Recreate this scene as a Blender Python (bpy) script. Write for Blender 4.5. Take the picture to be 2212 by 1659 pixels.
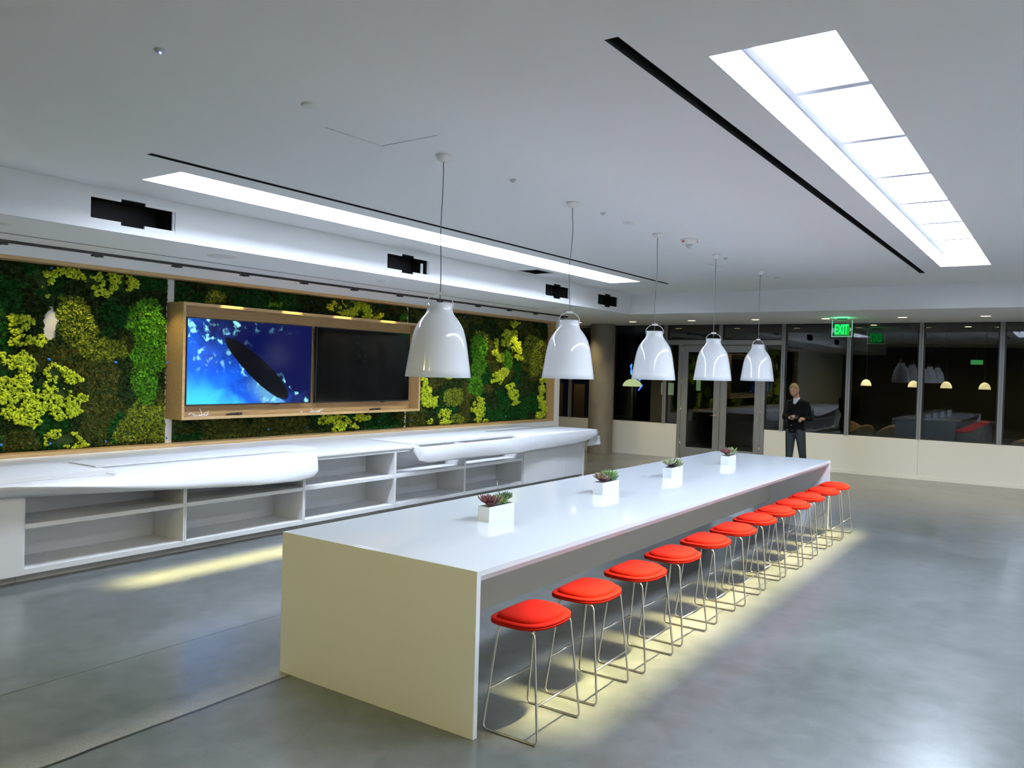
import bpy, bmesh, math, random
import numpy as np
from mathutils import Vector, Matrix

S = bpy.context.scene
COL = S.collection
for o in list(bpy.data.objects):
    bpy.data.objects.remove(o)

# ---------------------------------------------------------------- camera, world, exposure
cam_d = bpy.data.cameras.new('camera')
cam = bpy.data.objects.new('camera', cam_d)
COL.objects.link(cam)
cam_d.sensor_fit = 'HORIZONTAL'
cam_d.sensor_width = 36.0
cam_d.lens = 36.0 * 1744.0 / 2212.0
cam_d.clip_start = 0.05
cam_d.clip_end = 200
_F = Vector((0.82220099, 0.5689217, -0.01770974))
_R = Vector((0.56919655, -0.82175225, 0.02717595))
_U = Vector((-0.00090797, 0.03242441, 0.99947378))
cam.matrix_world = Matrix(((_R.x, _U.x, -_F.x, -3.40868), (_R.y, _U.y, -_F.y, -2.55007),
                           (_R.z, _U.z, -_F.z, 1.97352), (0, 0, 0, 1)))
S.camera = cam

w = bpy.data.worlds.new('night')
S.world = w
w.use_nodes = True
w.node_tree.nodes['Background'].inputs[0].default_value = (0.012, 0.016, 0.03, 1)
w.node_tree.nodes['Background'].inputs[1].default_value = 0.15

S.view_settings.view_transform = 'Standard'
S.view_settings.look = 'None'
S.view_settings.gamma = 1
S.view_settings.use_curve_mapping = False
S.view_settings.exposure = 0.17
S.cycles.use_denoising = True
S.cycles.max_bounces = 6
S.cycles.diffuse_bounces = 4
S.cycles.glossy_bounces = 4
S.cycles.transmission_bounces = 4
S.cycles.transparent_max_bounces = 8
S.cycles.caustics_reflective = False
S.cycles.caustics_refractive = False
S.cycles.sample_clamp_indirect = 6
S.cycles.use_adaptive_sampling = True
S.cycles.adaptive_threshold = 0.03

BOX_GLOW = 29.0         # radiance of the ceiling light-box diffusers
COVE_W = 70.0           # warm cove lamps hidden in the ceiling light boxes
TRACK_W = 52.0          # track spots on the moss wall
DOWN_W = 95.0          # warm downlights by the windows
ADDED_BACK_W = 130.0          # added warm downlights behind the camera, tinting the table's near end
FILL_W = 380.0          # each added fill lamp brightening the white wall out of frame
WARM = (1.0, 0.82, 0.44)

H = 3.5157              # ceiling
SZ = 3.133              # underside of the lowered ceiling
random.seed(7)
rng = np.random.default_rng(11)

# ---------------------------------------------------------------- material helpers
def mat(name, color, rough=0.5, metal=0.0, noise=None, bump=None, **kw):
    m = bpy.data.materials.new(name)
    m.use_nodes = True
    nt = m.node_tree
    p = nt.nodes['Principled BSDF']
    p.inputs['Base Color'].default_value = (*color, 1)
    p.inputs['Roughness'].default_value = rough
    p.inputs['Metallic'].default_value = metal
    for k, v in kw.items():
        p.inputs[k.replace('_', ' ')].default_value = v
    if noise or bump:
        tc = nt.nodes.new('ShaderNodeTexCoord')
    if noise:
        sc, amt = noise
        n = nt.nodes.new('ShaderNodeTexNoise')
        n.inputs['Scale'].default_value = sc
        n.inputs['Detail'].default_value = 4
        nt.links.new(tc.outputs['Object'], n.inputs['Vector'])
        r = nt.nodes.new('ShaderNodeMapRange')
        r.inputs['To Min'].default_value = 1 - amt
        r.inputs['To Max'].default_value = 1 + amt
        nt.links.new(n.outputs['Fac'], r.inputs['Value'])
        mx = nt.nodes.new('ShaderNodeVectorMath')
        mx.operation = 'SCALE'
        mx.inputs[0].default_value = color
        nt.links.new(r.outputs['Result'], mx.inputs['Scale'])
        nt.links.new(mx.outputs['Vector'], p.inputs['Base Color'])
    if bump:
        sc, st, dist = bump
        n2 = nt.nodes.new('ShaderNodeTexNoise')
        n2.inputs['Scale'].default_value = sc
        n2.inputs['Detail'].default_value = 5
        nt.links.new(tc.outputs['Object'], n2.inputs['Vector'])
        b = nt.nodes.new('ShaderNodeBump')
        b.inputs['Strength'].default_value = st
        b.inputs['Distance'].default_value = dist
        nt.links.new(n2.outputs['Fac'], b.inputs['Height'])
        nt.links.new(b.outputs['Normal'], p.inputs['Normal'])
    return m

def emat(name, color, strength, base=(0.8, 0.8, 0.8)):
    m = bpy.data.materials.new(name)
    m.use_nodes = True
    p = m.node_tree.nodes['Principled BSDF']
    p.inputs['Base Color'].default_value = (*base, 1)
    p.inputs['Emission Color'].default_value = (*color, 1)
    p.inputs['Emission Strength'].default_value = strength
    return m

def glass_mat(name, tint=(0.86, 0.9, 0.9), refl=1.0):
    m = bpy.data.materials.new(name)
    m.use_nodes = True
    nt = m.node_tree
    nt.nodes.clear()
    out = nt.nodes.new('ShaderNodeOutputMaterial')
    tr = nt.nodes.new('ShaderNodeBsdfTransparent')
    tr.inputs['Color'].default_value = (*tint, 1)
    gl = nt.nodes.new('ShaderNodeBsdfGlossy')
    gl.inputs['Roughness'].default_value = 0.0
    lw = nt.nodes.new('ShaderNodeFresnel')
    lw.inputs['IOR'].default_value = 1.55
    ml = nt.nodes.new('ShaderNodeMath')
    ml.operation = 'MULTIPLY'
    ml.inputs[1].default_value = refl
    ml.use_clamp = True
    mx = nt.nodes.new('ShaderNodeMixShader')
    nt.links.new(lw.outputs['Fac'], ml.inputs[0])
    nt.links.new(ml.outputs['Value'], mx.inputs['Fac'])
    nt.links.new(tr.outputs['BSDF'], mx.inputs[1])
    nt.links.new(gl.outputs['BSDF'], mx.inputs[2])
    nt.links.new(mx.outputs['Shader'], out.inputs['Surface'])
    return m

def wood_mat(name, c1, c2):
    m = mat(name, c1, 0.42)
    nt = m.node_tree
    p = nt.nodes['Principled BSDF']
    tc = nt.nodes.new('ShaderNodeTexCoord')
    mp = nt.nodes.new('ShaderNodeMapping')
    mp.inputs['Scale'].default_value = (1.6, 14, 22)
    n = nt.nodes.new('ShaderNodeTexNoise')
    n.inputs['Scale'].default_value = 2.2
    n.inputs['Detail'].default_value = 6
    n.inputs['Distortion'].default_value = 0.6
    cr = nt.nodes.new('ShaderNodeValToRGB')
    cr.color_ramp.elements[0].position = 0.3
    cr.color_ramp.elements[0].color = (*c2, 1)
    cr.color_ramp.elements[1].position = 0.7
    cr.color_ramp.elements[1].color = (*c1, 1)
    nt.links.new(tc.outputs['Object'], mp.inputs['Vector'])
    nt.links.new(mp.outputs['Vector'], n.inputs['Vector'])
    nt.links.new(n.outputs['Fac'], cr.inputs['Fac'])
    nt.links.new(cr.outputs['Color'], p.inputs['Base Color'])
    return m

def floor_mat():
    m = mat('polished_concrete', (0.2, 0.21, 0.205), 0.2)
    nt = m.node_tree
    p = nt.nodes['Principled BSDF']
    L = nt.links
    tc = nt.nodes.new('ShaderNodeTexCoord')
    def noise(scale, detail=5, dist=0.0):
        n = nt.nodes.new('ShaderNodeTexNoise')
        n.inputs['Scale'].default_value = scale
        n.inputs['Detail'].default_value = detail
        n.inputs['Distortion'].default_value = dist
        L.new(tc.outputs['Object'], n.inputs['Vector'])
        return n
    def math_(op, a, b=None, clamp=False):
        n = nt.nodes.new('ShaderNodeMath')
        n.operation = op
        n.use_clamp = clamp
        for i, v in enumerate((a, b)):
            if v is None:
                continue
            if isinstance(v, (int, float)):
                n.inputs[i].default_value = v
            else:
                L.new(v, n.inputs[i])
        return n.outputs[0]
    big = noise(0.55, 6, 0.8)
    fine = noise(60, 3)
    mid = noise(5.5, 6, 0.5)
    cr = nt.nodes.new('ShaderNodeValToRGB')
    e = cr.color_ramp.elements
    e[0].position = 0.37
    e[0].color = (0.095, 0.107, 0.103, 1)
    e[1].position = 0.63
    e[1].color = (0.172, 0.183, 0.188, 1)
    s = math_('ADD', math_('MULTIPLY', big.outputs['Fac'], 0.6), math_('MULTIPLY', mid.outputs['Fac'], 0.4))
    L.new(s, cr.inputs['Fac'])
    p.inputs['Coat Weight'].default_value = 0.35
    p.inputs['Coat Roughness'].default_value = 0.14
    # aggregate flecks
    fl = nt.nodes.new('ShaderNodeTexVoronoi')
    fl.voronoi_dimensions = '2D'
    fl.inputs['Scale'].default_value = 48
    L.new(tc.outputs['Object'], fl.inputs['Vector'])
    flk = math_('MULTIPLY', math_('LESS_THAN', fl.outputs['Distance'], 0.09), math_('GREATER_THAN', noise(7, 2).outputs['Fac'], 0.54))
    mixf = nt.nodes.new('ShaderNodeMix')
    mixf.data_type = 'RGBA'
    L.new(math_('MULTIPLY', flk, 0.3), mixf.inputs[0])
    L.new(cr.outputs['Color'], mixf.inputs[6])
    mixf.inputs[7].default_value = (0.45, 0.46, 0.46, 1)
    # saw-cut joints along the room
    sep = nt.nodes.new('ShaderNodeSeparateXYZ')
    L.new(tc.outputs['Object'], sep.inputs[0])
    wob = math_('MULTIPLY', math_('SUBTRACT', noise(2.0, 6).outputs['Fac'], 0.5), 0.05)
    yw = math_('ADD', sep.outputs['Y'], wob)
    j1 = math_('LESS_THAN', math_('ABSOLUTE', math_('SUBTRACT', sep.outputs['Y'], 2.50)), 0.005)
    j2 = math_('LESS_THAN', math_('ABSOLUTE', math_('SUBTRACT', yw, 1.45)), 0.013)
    j = math_('MAXIMUM', j1, j2, True)
    # rough exposed band along the second joint
    bd = math_('SUBTRACT', yw, 1.463)
    fade = nt.nodes.new('ShaderNodeMapRange')
    fade.inputs['From Min'].default_value = 0.0
    fade.inputs['From Max'].default_value = 0.24
    fade.inputs['To Min'].default_value = 1.0
    fade.inputs['To Max'].default_value = 0.0
    L.new(math_('ADD', bd, math_('MULTIPLY', math_('SUBTRACT', noise(9, 3).outputs['Fac'], 0.5), 0.14)), fade.inputs['Value'])
    band = math_('MULTIPLY', math_('GREATER_THAN', bd, 0.0), math_('MULTIPLY', fade.outputs[0], math_('MULTIPLY', fine.outputs['Fac'], 1.5)), True)
    mixb = nt.nodes.new('ShaderNodeMix')
    mixb.data_type = 'RGBA'
    L.new(band, mixb.inputs[0])
    L.new(mixf.outputs[2], mixb.inputs[6])
    mixb.inputs[7].default_value = (0.30, 0.30, 0.275, 1)
    mixj = nt.nodes.new('ShaderNodeMix')
    mixj.data_type = 'RGBA'
    L.new(j, mixj.inputs[0])
    L.new(mixb.outputs[2], mixj.inputs[6])
    mixj.inputs[7].default_value = (0.012, 0.014, 0.013, 1)
    L.new(mixj.outputs[2], p.inputs['Base Color'])
    rr = nt.nodes.new('ShaderNodeMapRange')
    rr.inputs['To Min'].default_value = 0.278
    rr.inputs['To Max'].default_value = 0.30
    L.new(mid.outputs['Fac'], rr.inputs['Value'])
    L.new(rr.outputs[0], p.inputs['Roughness'])
    b = nt.nodes.new('ShaderNodeBump')
    b.inputs['Strength'].default_value = 0.06
    b.inputs['Distance'].default_value = 0.01
    L.new(noise(3.5, 4).outputs['Fac'], b.inputs['Height'])
    L.new(b.outputs['Normal'], p.inputs['Normal'])
    return m

M = {}
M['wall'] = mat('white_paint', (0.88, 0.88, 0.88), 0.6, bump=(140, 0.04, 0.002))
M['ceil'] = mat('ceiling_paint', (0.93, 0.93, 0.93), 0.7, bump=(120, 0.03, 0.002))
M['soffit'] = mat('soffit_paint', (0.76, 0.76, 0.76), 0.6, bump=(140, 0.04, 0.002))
M['cream'] = mat('cream_panel', (0.78, 0.775, 0.73), 0.55, noise=(1.5, 0.02))
M['floor'] = floor_mat()
M['solid'] = mat('white_solid_surface', (0.77, 0.815, 0.86), 0.06, noise=(3, 0.01))
M['solid'].node_tree.nodes['Principled BSDF'].inputs['Specular IOR Level'].default_value = 0.6
M['cab'] = mat('white_laminate', (0.75, 0.75, 0.76), 0.35, noise=(2, 0.012))
M['greypanel'] = mat('grey_laminate', (0.44, 0.425, 0.385), 0.5, noise=(2, 0.02))
M['toe'] = mat('grey_toe_kick', (0.66, 0.64, 0.59), 0.5, noise=(4, 0.04))
M['paper'] = mat('masking_paper', (0.72, 0.72, 0.74), 0.75, bump=(9, 0.25, 0.02))
M['wood'] = wood_mat('light_oak', (0.52, 0.345, 0.155), (0.42, 0.26, 0.105))
M['black'] = mat('black_metal', (0.012, 0.012, 0.013), 0.4, noise=(20, 0.1))
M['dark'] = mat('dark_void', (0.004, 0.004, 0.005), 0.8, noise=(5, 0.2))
M['red'] = mat('red_felt', (0.37, 0.007, 0.002), 0.9, noise=(90, 0.10), bump=(400, 0.25, 0.002), Specular_IOR_Level=0.15)
M['steel'] = mat('brushed_steel', (0.60, 0.57, 0.50), 0.28, 1.0, noise=(60, 0.06))
M['alu'] = mat('anodised_aluminium', (0.27, 0.275, 0.275), 0.42, 0.35, noise=(30, 0.04))
M['enamel'] = mat('white_enamel', (0.80, 0.81, 0.83), 0.06, noise=(2, 0.01))
M['enamel'].node_tree.nodes['Principled BSDF'].inputs['Coat Weight'].default_value = 0.4
M['plastic'] = mat('white_plastic', (0.80, 0.79, 0.76), 0.4, noise=(8, 0.02))
M['greyplastic'] = mat('grey_plastic', (0.5, 0.5, 0.5), 0.45, noise=(8, 0.03))
M['cord'] = mat('grey_cord', (0.16, 0.16, 0.17), 0.6, noise=(80, 0.15))
M['glass'] = glass_mat('window_glass', (0.86, 0.9, 0.9), 1.5)
M['backwall'] = mat('dark_timber_wall', (0.07, 0.055, 0.03), 0.6, noise=(2, 0.2))
M['clear'] = glass_mat('clear_acrylic', (0.93, 0.96, 0.94), 1.0)
M['concrete'] = mat('cast_concrete', (0.155, 0.142, 0.11), 0.7, noise=(3.2, 0.28), bump=(25, 0.2, 0.01))
M['white_glow'] = emat('diffuser_glow', (0.82, 0.935, 1.12), BOX_GLOW)
M['warm_glow'] = emat('warm_lens', (1.0, 0.82, 0.42), 5.0)
M['well'] = mat('light_well_white', (0.86, 0.86, 0.88), 0.6, noise=(2, 0.01))
M['well_bar'] = mat('light_well_bar', (0.12, 0.12, 0.14), 0.5, noise=(2, 0.01))
M['blue'] = mat('blue_tape', (0.015, 0.16, 0.62), 0.6, noise=(30, 0.1))
M['board'] = mat('grey_backing_board', (0.42, 0.43, 0.44), 0.8, noise=(12, 0.12))
M['tan'] = mat('torn_board_edge', (0.6, 0.56, 0.42), 0.8, noise=(12, 0.12))

# ---------------------------------------------------------------- object helpers
class MB:
    """collects primitive shapes (world coordinates) and links them as ONE mesh object"""
    def __init__(s):
        s.v, s.f, s.sm = [], [], []
    def add(s, verts, faces, smooth=False):
        b = len(s.v)
        s.v += [tuple(p) for p in verts]
        s.f += [tuple(i + b for i in f) for f in faces]
        s.sm += [smooth] * len(faces)
        return s
    def box(s, x0, x1, y0, y1, z0, z1):
        v = [(x, y, z) for z in (z0, z1) for y in (y0, y1) for x in (x0, x1)]
        return s.add(v, [(0, 2, 3, 1), (4, 5, 7, 6), (0, 1, 5, 4), (2, 6, 7, 3), (0, 4, 6, 2), (1, 3, 7, 5)])
    def lathe(s, prof, c=(0, 0, 0), n=32, axis='z', cap=False, smooth=True):
        vs, fs = [], []
        for (r, z) in prof:
            for k in range(n):
                a = 2 * math.pi * k / n
                p = (r * math.cos(a), r * math.sin(a), z)
                if axis == 'x':
                    p = (p[2], p[0], p[1])
                elif axis == 'y':
                    p = (p[0], p[2], p[1])
                vs.append((p[0] + c[0], p[1] + c[1], p[2] + c[2]))
        m = len(prof)
        for i in range(m - 1):
            for k in range(n):
                k2 = (k + 1) % n
                fs.append((i * n + k, i * n + k2, (i + 1) * n + k2, (i + 1) * n + k))
        s.add(vs, fs, smooth)
        if cap:
            s.f.append(tuple(len(s.v) - len(vs) + k for k in range(n)))
            s.f.append(tuple(len(s.v) - n + k for k in reversed(range(n))))
            s.sm += [False, False]
        return s
    def tube(s, pts, r, n=8, closed=False, smooth=True):
        pts = [Vector(p) for p in pts]
        rr = r if isinstance(r, (list, tuple)) else [r] * len(pts)
        vs, fs = [], []
        m = len(pts)
        nrm = None
        for i, p in enumerate(pts):
            if closed:
                t = pts[(i + 1) % m] - pts[i - 1]
            else:
                t = pts[min(i + 1, m - 1)] - pts[max(i - 1, 0)]
            t.normalize()
            if nrm is None:
                nrm = t.orthogonal().normalized()
            else:
                nrm = (nrm - t * nrm.dot(t))
                nrm = nrm.normalized() if nrm.length > 1e-6 else t.orthogonal().normalized()
            bn = t.cross(nrm)
            for k in range(n):
                a = 2 * math.pi * k / n
                vs.append(p + (nrm * math.cos(a) + bn * math.sin(a)) * rr[i])
        for i in range(m if closed else m - 1):
            i2 = (i + 1) % m
            for k in range(n):
                k2 = (k + 1) % n
                fs.append((i * n + k, i * n + k2, i2 * n + k2, i2 * n + k))
        base = len(s.v)
        s.add(vs, fs, smooth)
        if not closed:
            s.f.append(tuple(base + k for k in reversed(range(n))))
            s.f.append(tuple(base + (m - 1) * n + k for k in range(n)))
            s.sm += [False, False]
        return s
    def capsule(s, a, b, ra, rb, n=12, sq=(1, 1)):
        """tapered limb with round ends"""
        a, b = Vector(a), Vector(b)
        t = (b - a)
        L = t.length
        t.normalize()
        prof = []
        for i in range(5):
            ang = math.pi / 2 * (1 - i / 4)
            prof.append((a - t * ra * math.sin(ang), max(ra * math.cos(ang), 1e-4)))
        for i in range(5):
            ang = math.pi / 2 * i / 4
            prof.append((b + t * rb * math.sin(ang), max(rb * math.cos(ang), 1e-4)))
        return s.tube([p for p, r in prof], [r for p, r in prof], n)
    def grid(s, P, smooth=True, closed_u=False):
        """P[i][j] points"""
        nu, nv = len(P), len(P[0])
        vs = [p for row in P for p in row]
        fs = [(i * nv + j, ((i + 1) % nu) * nv + j, ((i + 1) % nu) * nv + j + 1, i * nv + j + 1)
              for i in range(nu if closed_u else nu - 1) for j in range(nv - 1)]
        return s.add(vs, fs, smooth)
    def sphere(s, c, r, n=12, m=8, sc=(1, 1, 1)):
        vs = [(c[0], c[1], c[2] - r * sc[2])]
        for i in range(1, m):
            th = math.pi * i / m
            for k in range(n):
                a = 2 * math.pi * k / n
                vs.append((c[0] + r * sc[0] * math.sin(th) * math.cos(a), c[1] + r * sc[1] * math.sin(th) * math.sin(a), c[2] - r * sc[2] * math.cos(th)))
        vs.append((c[0], c[1], c[2] + r * sc[2]))
        fs = [(0, 1 + (k + 1) % n, 1 + k) for k in range(n)]
        for i in range(m - 2):
            for k in range(n):
                a, b = 1 + i * n + k, 1 + i * n + (k + 1) % n
                fs.append((a, b, b + n, a + n))
        t = len(vs) - 1
        fs += [(t, 1 + (m - 2) * n + k, 1 + (m - 2) * n + (k + 1) % n) for k in range(n)]
        return s.add(vs, fs, True)
    def build(s, name, m, parent=None, bevel=0, solid=0, origin=None):
        me = bpy.data.meshes.new(name)
        lo = [min(p[i] for p in s.v) for i in range(3)]
        hi = [max(p[i] for p in s.v) for i in range(3)]
        c = Vector(((lo[0] + hi[0]) / 2, (lo[1] + hi[1]) / 2, lo[2]))
        if origin is not None:
            c = Vector(origin)
        me.from_pydata([(p[0] - c.x, p[1] - c.y, p[2] - c.z) for p in s.v], [], s.f)
        me.polygons.foreach_set('use_smooth', s.sm)
        me.materials.append(M[m] if isinstance(m, str) else m)
        me.update()
        o = bpy.data.objects.new(name, me)
        COL.objects.link(o)
        put(o, c, parent)
        if solid:
            md = o.modifiers.new('thickness', 'SOLIDIFY')
            md.thickness = solid
        if bevel:
            md = o.modifiers.new('edge', 'BEVEL')
            md.width = bevel
            md.segments = 2
            md.limit_method = 'ANGLE'
            md.angle_limit = 0.7
        return o
WPOS = {}
def put(o, c, parent):
    if parent is not None:
        o.parent = parent
        o.location = Vector(c) - WPOS[parent.name]
    else:
        o.location = c
    WPOS[o.name] = Vector(c)
def tag(o, label=None, cat=None, group=None, kind=None):
    if label: o['label'] = label
    if cat: o['category'] = cat
    if group: o['group'] = group
    if kind: o['kind'] = kind
    return o
def thing(name, label, cat, loc, group=None, kind=None):
    o = bpy.data.objects.new(name, None)
    o.empty_display_size = 0.1
    COL.objects.link(o)
    put(o, Vector(loc), None)
    return tag(o, label, cat, group, kind)
def struct(o, label=None, cat=None):
    return tag(o, label, cat, None, 'structure')
def copy_tree(o, parent=None):
    c = o.copy()
    COL.objects.link(c)
    if parent is not None:
        c.parent = parent
    for ch in list(o.children):
        copy_tree(ch, c)
    return c
def place(proto, used, loc, label, rz=0.0):
    o = proto if not used else copy_tree(proto)
    o.location = loc
    o.rotation_euler.z = rz
    o['label'] = label
    return o
def lamp(name, kind, loc, target, energy, color, parent=None, **kw):
    d = bpy.data.lights.new(name, kind)
    d.energy = energy
    d.color = color
    for k, v in kw.items():
        setattr(d, k, v)
    o = bpy.data.objects.new(name, d)
    COL.objects.link(o)
    put(o, Vector(loc), parent)
    dirv = Vector(target) - Vector(loc)
    o.rotation_euler = dirv.to_track_quat('-Z', 'Y').to_euler()
    return o
def fast_mesh(name, V, T, m, parent=None, smooth=True, loc=(0, 0, 0)):
    V = np.asarray(V, np.float32); T = np.asarray(T, np.int32)
    me = bpy.data.meshes.new(name)
    me.vertices.add(len(V))
    me.vertices.foreach_set('co', (V - np.asarray(loc, np.float32)).ravel())
    k = T.shape[1]
    me.loops.add(T.size)
    me.loops.foreach_set('vertex_index', T.ravel())
    me.polygons.add(len(T))
    me.polygons.foreach_set('loop_start', np.arange(0, T.size, k, dtype=np.int32))
    me.polygons.foreach_set('loop_total', np.full(len(T), k, np.int32))
    me.polygons.foreach_set('use_smooth', np.full(len(T), smooth, bool))
    me.update(calc_edges=True)
    me.materials.append(M[m] if isinstance(m, str) else m)
    o = bpy.data.objects.new(name, me)
    COL.objects.link(o)
    put(o, Vector(loc), parent)
    return o
def plate(xs, ys, holes, z0, z1):
    """horizontal slab with rectangular holes"""
    X = sorted(set(xs + [h[0] for h in holes] + [h[1] for h in holes]))
    Y = sorted(set(ys + [h[2] for h in holes] + [h[3] for h in holes]))
    hole = lambda i, j: (i < 0 or j < 0 or i >= len(X) - 1 or j >= len(Y) - 1 or
                         any(h[0] - 1e-6 <= X[i] and X[i + 1] <= h[1] + 1e-6 and h[2] - 1e-6 <= Y[j] and Y[j + 1] <= h[3] + 1e-6 for h in holes))
    b = MB()
    for i in range(len(X) - 1):
        for j in range(len(Y) - 1):
            if hole(i, j):
                continue
            x0, x1, y0, y1 = X[i], X[i + 1], Y[j], Y[j + 1]
            v = [(x, y, z) for z in (z0, z1) for y in (y0, y1) for x in (x0, x1)]
            f = [(0, 2, 3, 1), (4, 5, 7, 6)]
            if hole(i, j - 1): f.append((0, 1, 5, 4))
            if hole(i, j + 1): f.append((2, 6, 7, 3))
            if hole(i - 1, j): f.append((0, 4, 6, 2))
            if hole(i + 1, j): f.append((1, 3, 7, 5))
            b.add(v, f)
    return b
def arc(c, r, a0, a1, n, ax):
    """points on an arc in the plane spanned by ax=(u,v)"""
    u, v = Vector(ax[0]), Vector(ax[1])
    return [Vector(c) + u * (r * math.cos(a0 + (a1 - a0) * i / n)) + v * (r * math.sin(a0 + (a1 - a0) * i / n)) for i in range(n + 1)]
def round_path(pts, r, n=5, closed=False):
    """polyline with rounded corners"""
    P = [Vector(p) for p in pts]
    out = []
    m = len(P)
    for i in range(m):
        if not closed and i in (0, m - 1):
            out.append(P[i]); continue
        a, b, c = P[i - 1], P[i], P[(i + 1) % m]
        d1, d2 = (a - b).normalized(), (c - b).normalized()
        q = min(r, (a - b).length * 0.45, (c - b).length * 0.45)
        for k in range(n + 1):
            t = k / n
            p0, p2 = b + d1 * q, b + d2 * q
            out.append(p0 * (1 - t) ** 2 + b * 2 * t * (1 - t) + p2 * t ** 2)
    return out

# ================================================================ THE SETTING
X0, X1 = -9.0, 14.5
Y0, Y1 = -9.0, 10.0
WY = 6.6                # face of the moss wall
SX, SY = 11.05, 4.667   # lowered ceiling edges
struct(MB().box(X0, 30, Y0 - 2, 14, -0.12, 0).build('floor', 'floor', origin=(0, 0, 0)), 'polished grey concrete floor with saw-cut joints', 'floor')

LBR = (0.348, 8.82, -1.642, -1.057)     # ceiling light boxes
LBL = (0.476, 9.02, 3.483, 4.049)
LB_ADDED = (0.40, 8.87, -6.755, -6.17)  # unseen third box, added to brighten floor and ceiling
SLR = (-0.08, 9.44, -0.785, -0.720)     # black slots
SLL = (0.018, 9.48, 3.150, 3.212)
HATCH = (6.95, 7.45, 4.20, 4.58)
def grow(q, e):
    return (q[0] - e, q[1] + e, q[2] - e, q[3] + e)
struct(plate([X0, SX + 0.1], [Y0, SY + 0.1], [grow(q, .012) for q in (LB_ADDED, LBR, LBL)] + [grow(q, .004) for q in (SLR, SLL, HATCH)], H, H + 0.05).build('ceiling', 'ceil'),
       'white plasterboard ceiling with two light boxes and two black slots', 'ceiling')

for xa, xb in ((-6.5, 1.0), (2.0, 9.5)):  # unseen lamps added as fill to lift the ceiling
    t = thing('added_fill_light', 'added fill lamp over the long white wall outside the frame, ' + ('camera side' if xa < 0 else 'window side'), 'ceiling light', ((xa + xb) / 2, -8.2, H), 'added fill lamps')
    MB().box(xa, xb, -8.25, -8.15, H - .05, H).build('housing', 'plastic', t)
    d = lamp('fill_lamp', 'AREA', ((xa + xb) / 2, -8.2, H - .055), ((xa + xb) / 2, -9.0, 1.6), FILL_W, (.88, .95, 1.0), t, shape='RECTANGLE')
    zax = -Vector((0, -.8, -1.9)).normalized()
    d.rotation_euler = Matrix((Vector((1, 0, 0)), zax.cross(Vector((1, 0, 0))), zax)).transposed().to_euler()
    d.data.size, d.data.size_y = xb - xa - .1, .08

VENTS = [(0.363, 1.188), (4.154, 4.966), (7.926, 8.70), (9.736, 10.53)]
VZ0, VZ1 = 3.2, 3.445
sf = MB()
edges = [X0] + [e for p in VENTS for e in p] + [SX]
for i in range(0, len(edges), 2):
    sf.box(edges[i], edges[i + 1], SY, SY + 0.03, SZ, H)
for a, b in VENTS:
    sf.box(a, b, SY, SY + 0.03, SZ, VZ0)
    sf.box(a, b, SY, SY + 0.03, VZ1, H)
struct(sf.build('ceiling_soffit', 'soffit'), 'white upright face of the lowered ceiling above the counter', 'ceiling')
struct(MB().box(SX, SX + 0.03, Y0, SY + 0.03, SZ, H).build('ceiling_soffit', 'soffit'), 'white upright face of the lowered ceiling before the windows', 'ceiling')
TRK = (-0.4, 11.25, 6.225, 6.255)
THIN = (-0.4, 9.44, 5.748, 5.802)
struct(plate([X0, SX, X1 + 0.2], [SY + .03, WY + 0.3, Y1], [THIN], SZ, SZ + 0.05).build('ceiling_soffit', 'ceil'), 'lowered ceiling over the counter', 'ceiling')
struct(plate([SX + .03, X1 + 0.2], [Y0, SY + .03], [], SZ, SZ + 0.05).build('ceiling_soffit', 'ceil'), 'lowered ceiling along the window wall', 'ceiling')

# moss wall: white wall with a wide timber-lined niche
NX0, NX1, NZ0, NZ1 = -1.2, 11.424, 0.895, 3.03
WE = 11.64
b = MB()
b.box(X0, WE, WY, WY + 0.5, 0, NZ0)
b.box(X0, WE, WY, WY + 0.5, NZ1, SZ)
b.box(NX1, WE, WY, WY + 0.5, NZ0, NZ1)
b.box(X0, NX0, WY, WY + 0.5, NZ0, NZ1)
b.box(NX0, NX1, WY + 0.24, WY + 0.5, NZ0, NZ1)
struct(b.build('wall_left', 'wall'), 'white wall around the timber niche of the moss garden', 'wall')
wf = MB()
T = 0.04
wf.box(NX0, NX1, WY - 0.004, WY + 0.24, NZ0, NZ0 + T)
wf.box(NX0, NX1, WY - 0.004, WY + 0.24, NZ1 - T, NZ1)
wf.box(NX1 - T, NX1, WY - 0.004, WY + 0.24, NZ0 + T, NZ1 - T)
wf.box(NX0, NX0 + T, WY - 0.004, WY + 0.24, NZ0 + T, NZ1 - T)
struct(wf.build('trim_1', 'wood', bevel=0.002), 'light oak lining framing the moss garden niche', 'trim')

# far wall: sill panels, posts, door frame
def far_panel(y0, y1, z1=0.80):
    struct(MB().box(X1 - 0.04, X1 + 0.08, y0, y1, 0, z1).build('wall_far', 'cream'))
for a, bb in ((-9.0, -5.62), (-5.616, -2.85), (-2.846, -0.082), (-0.078, 3.0), (5.05, 6.9), (6.904, 10.0)):
    far_panel(a, bb)
struct(MB().box(X1 - 0.05, X1 - 0.04, -8, 3.0, 0, 0.07).build('baseboard_far', 'cream'))
struct(MB().box(X0, X1, Y0 - 0.1, Y0, 0, H).build('wall_right', 'wall'))
struct(MB().box(X0 - 0.1, X0, Y0, Y1, 0, H).build('wall_back', 'backwall'))
struct(MB().box(WE, X1 + 0.2, Y1, Y1 + 0.1, 0, SZ).build('wall_left', 'wall'))

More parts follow.
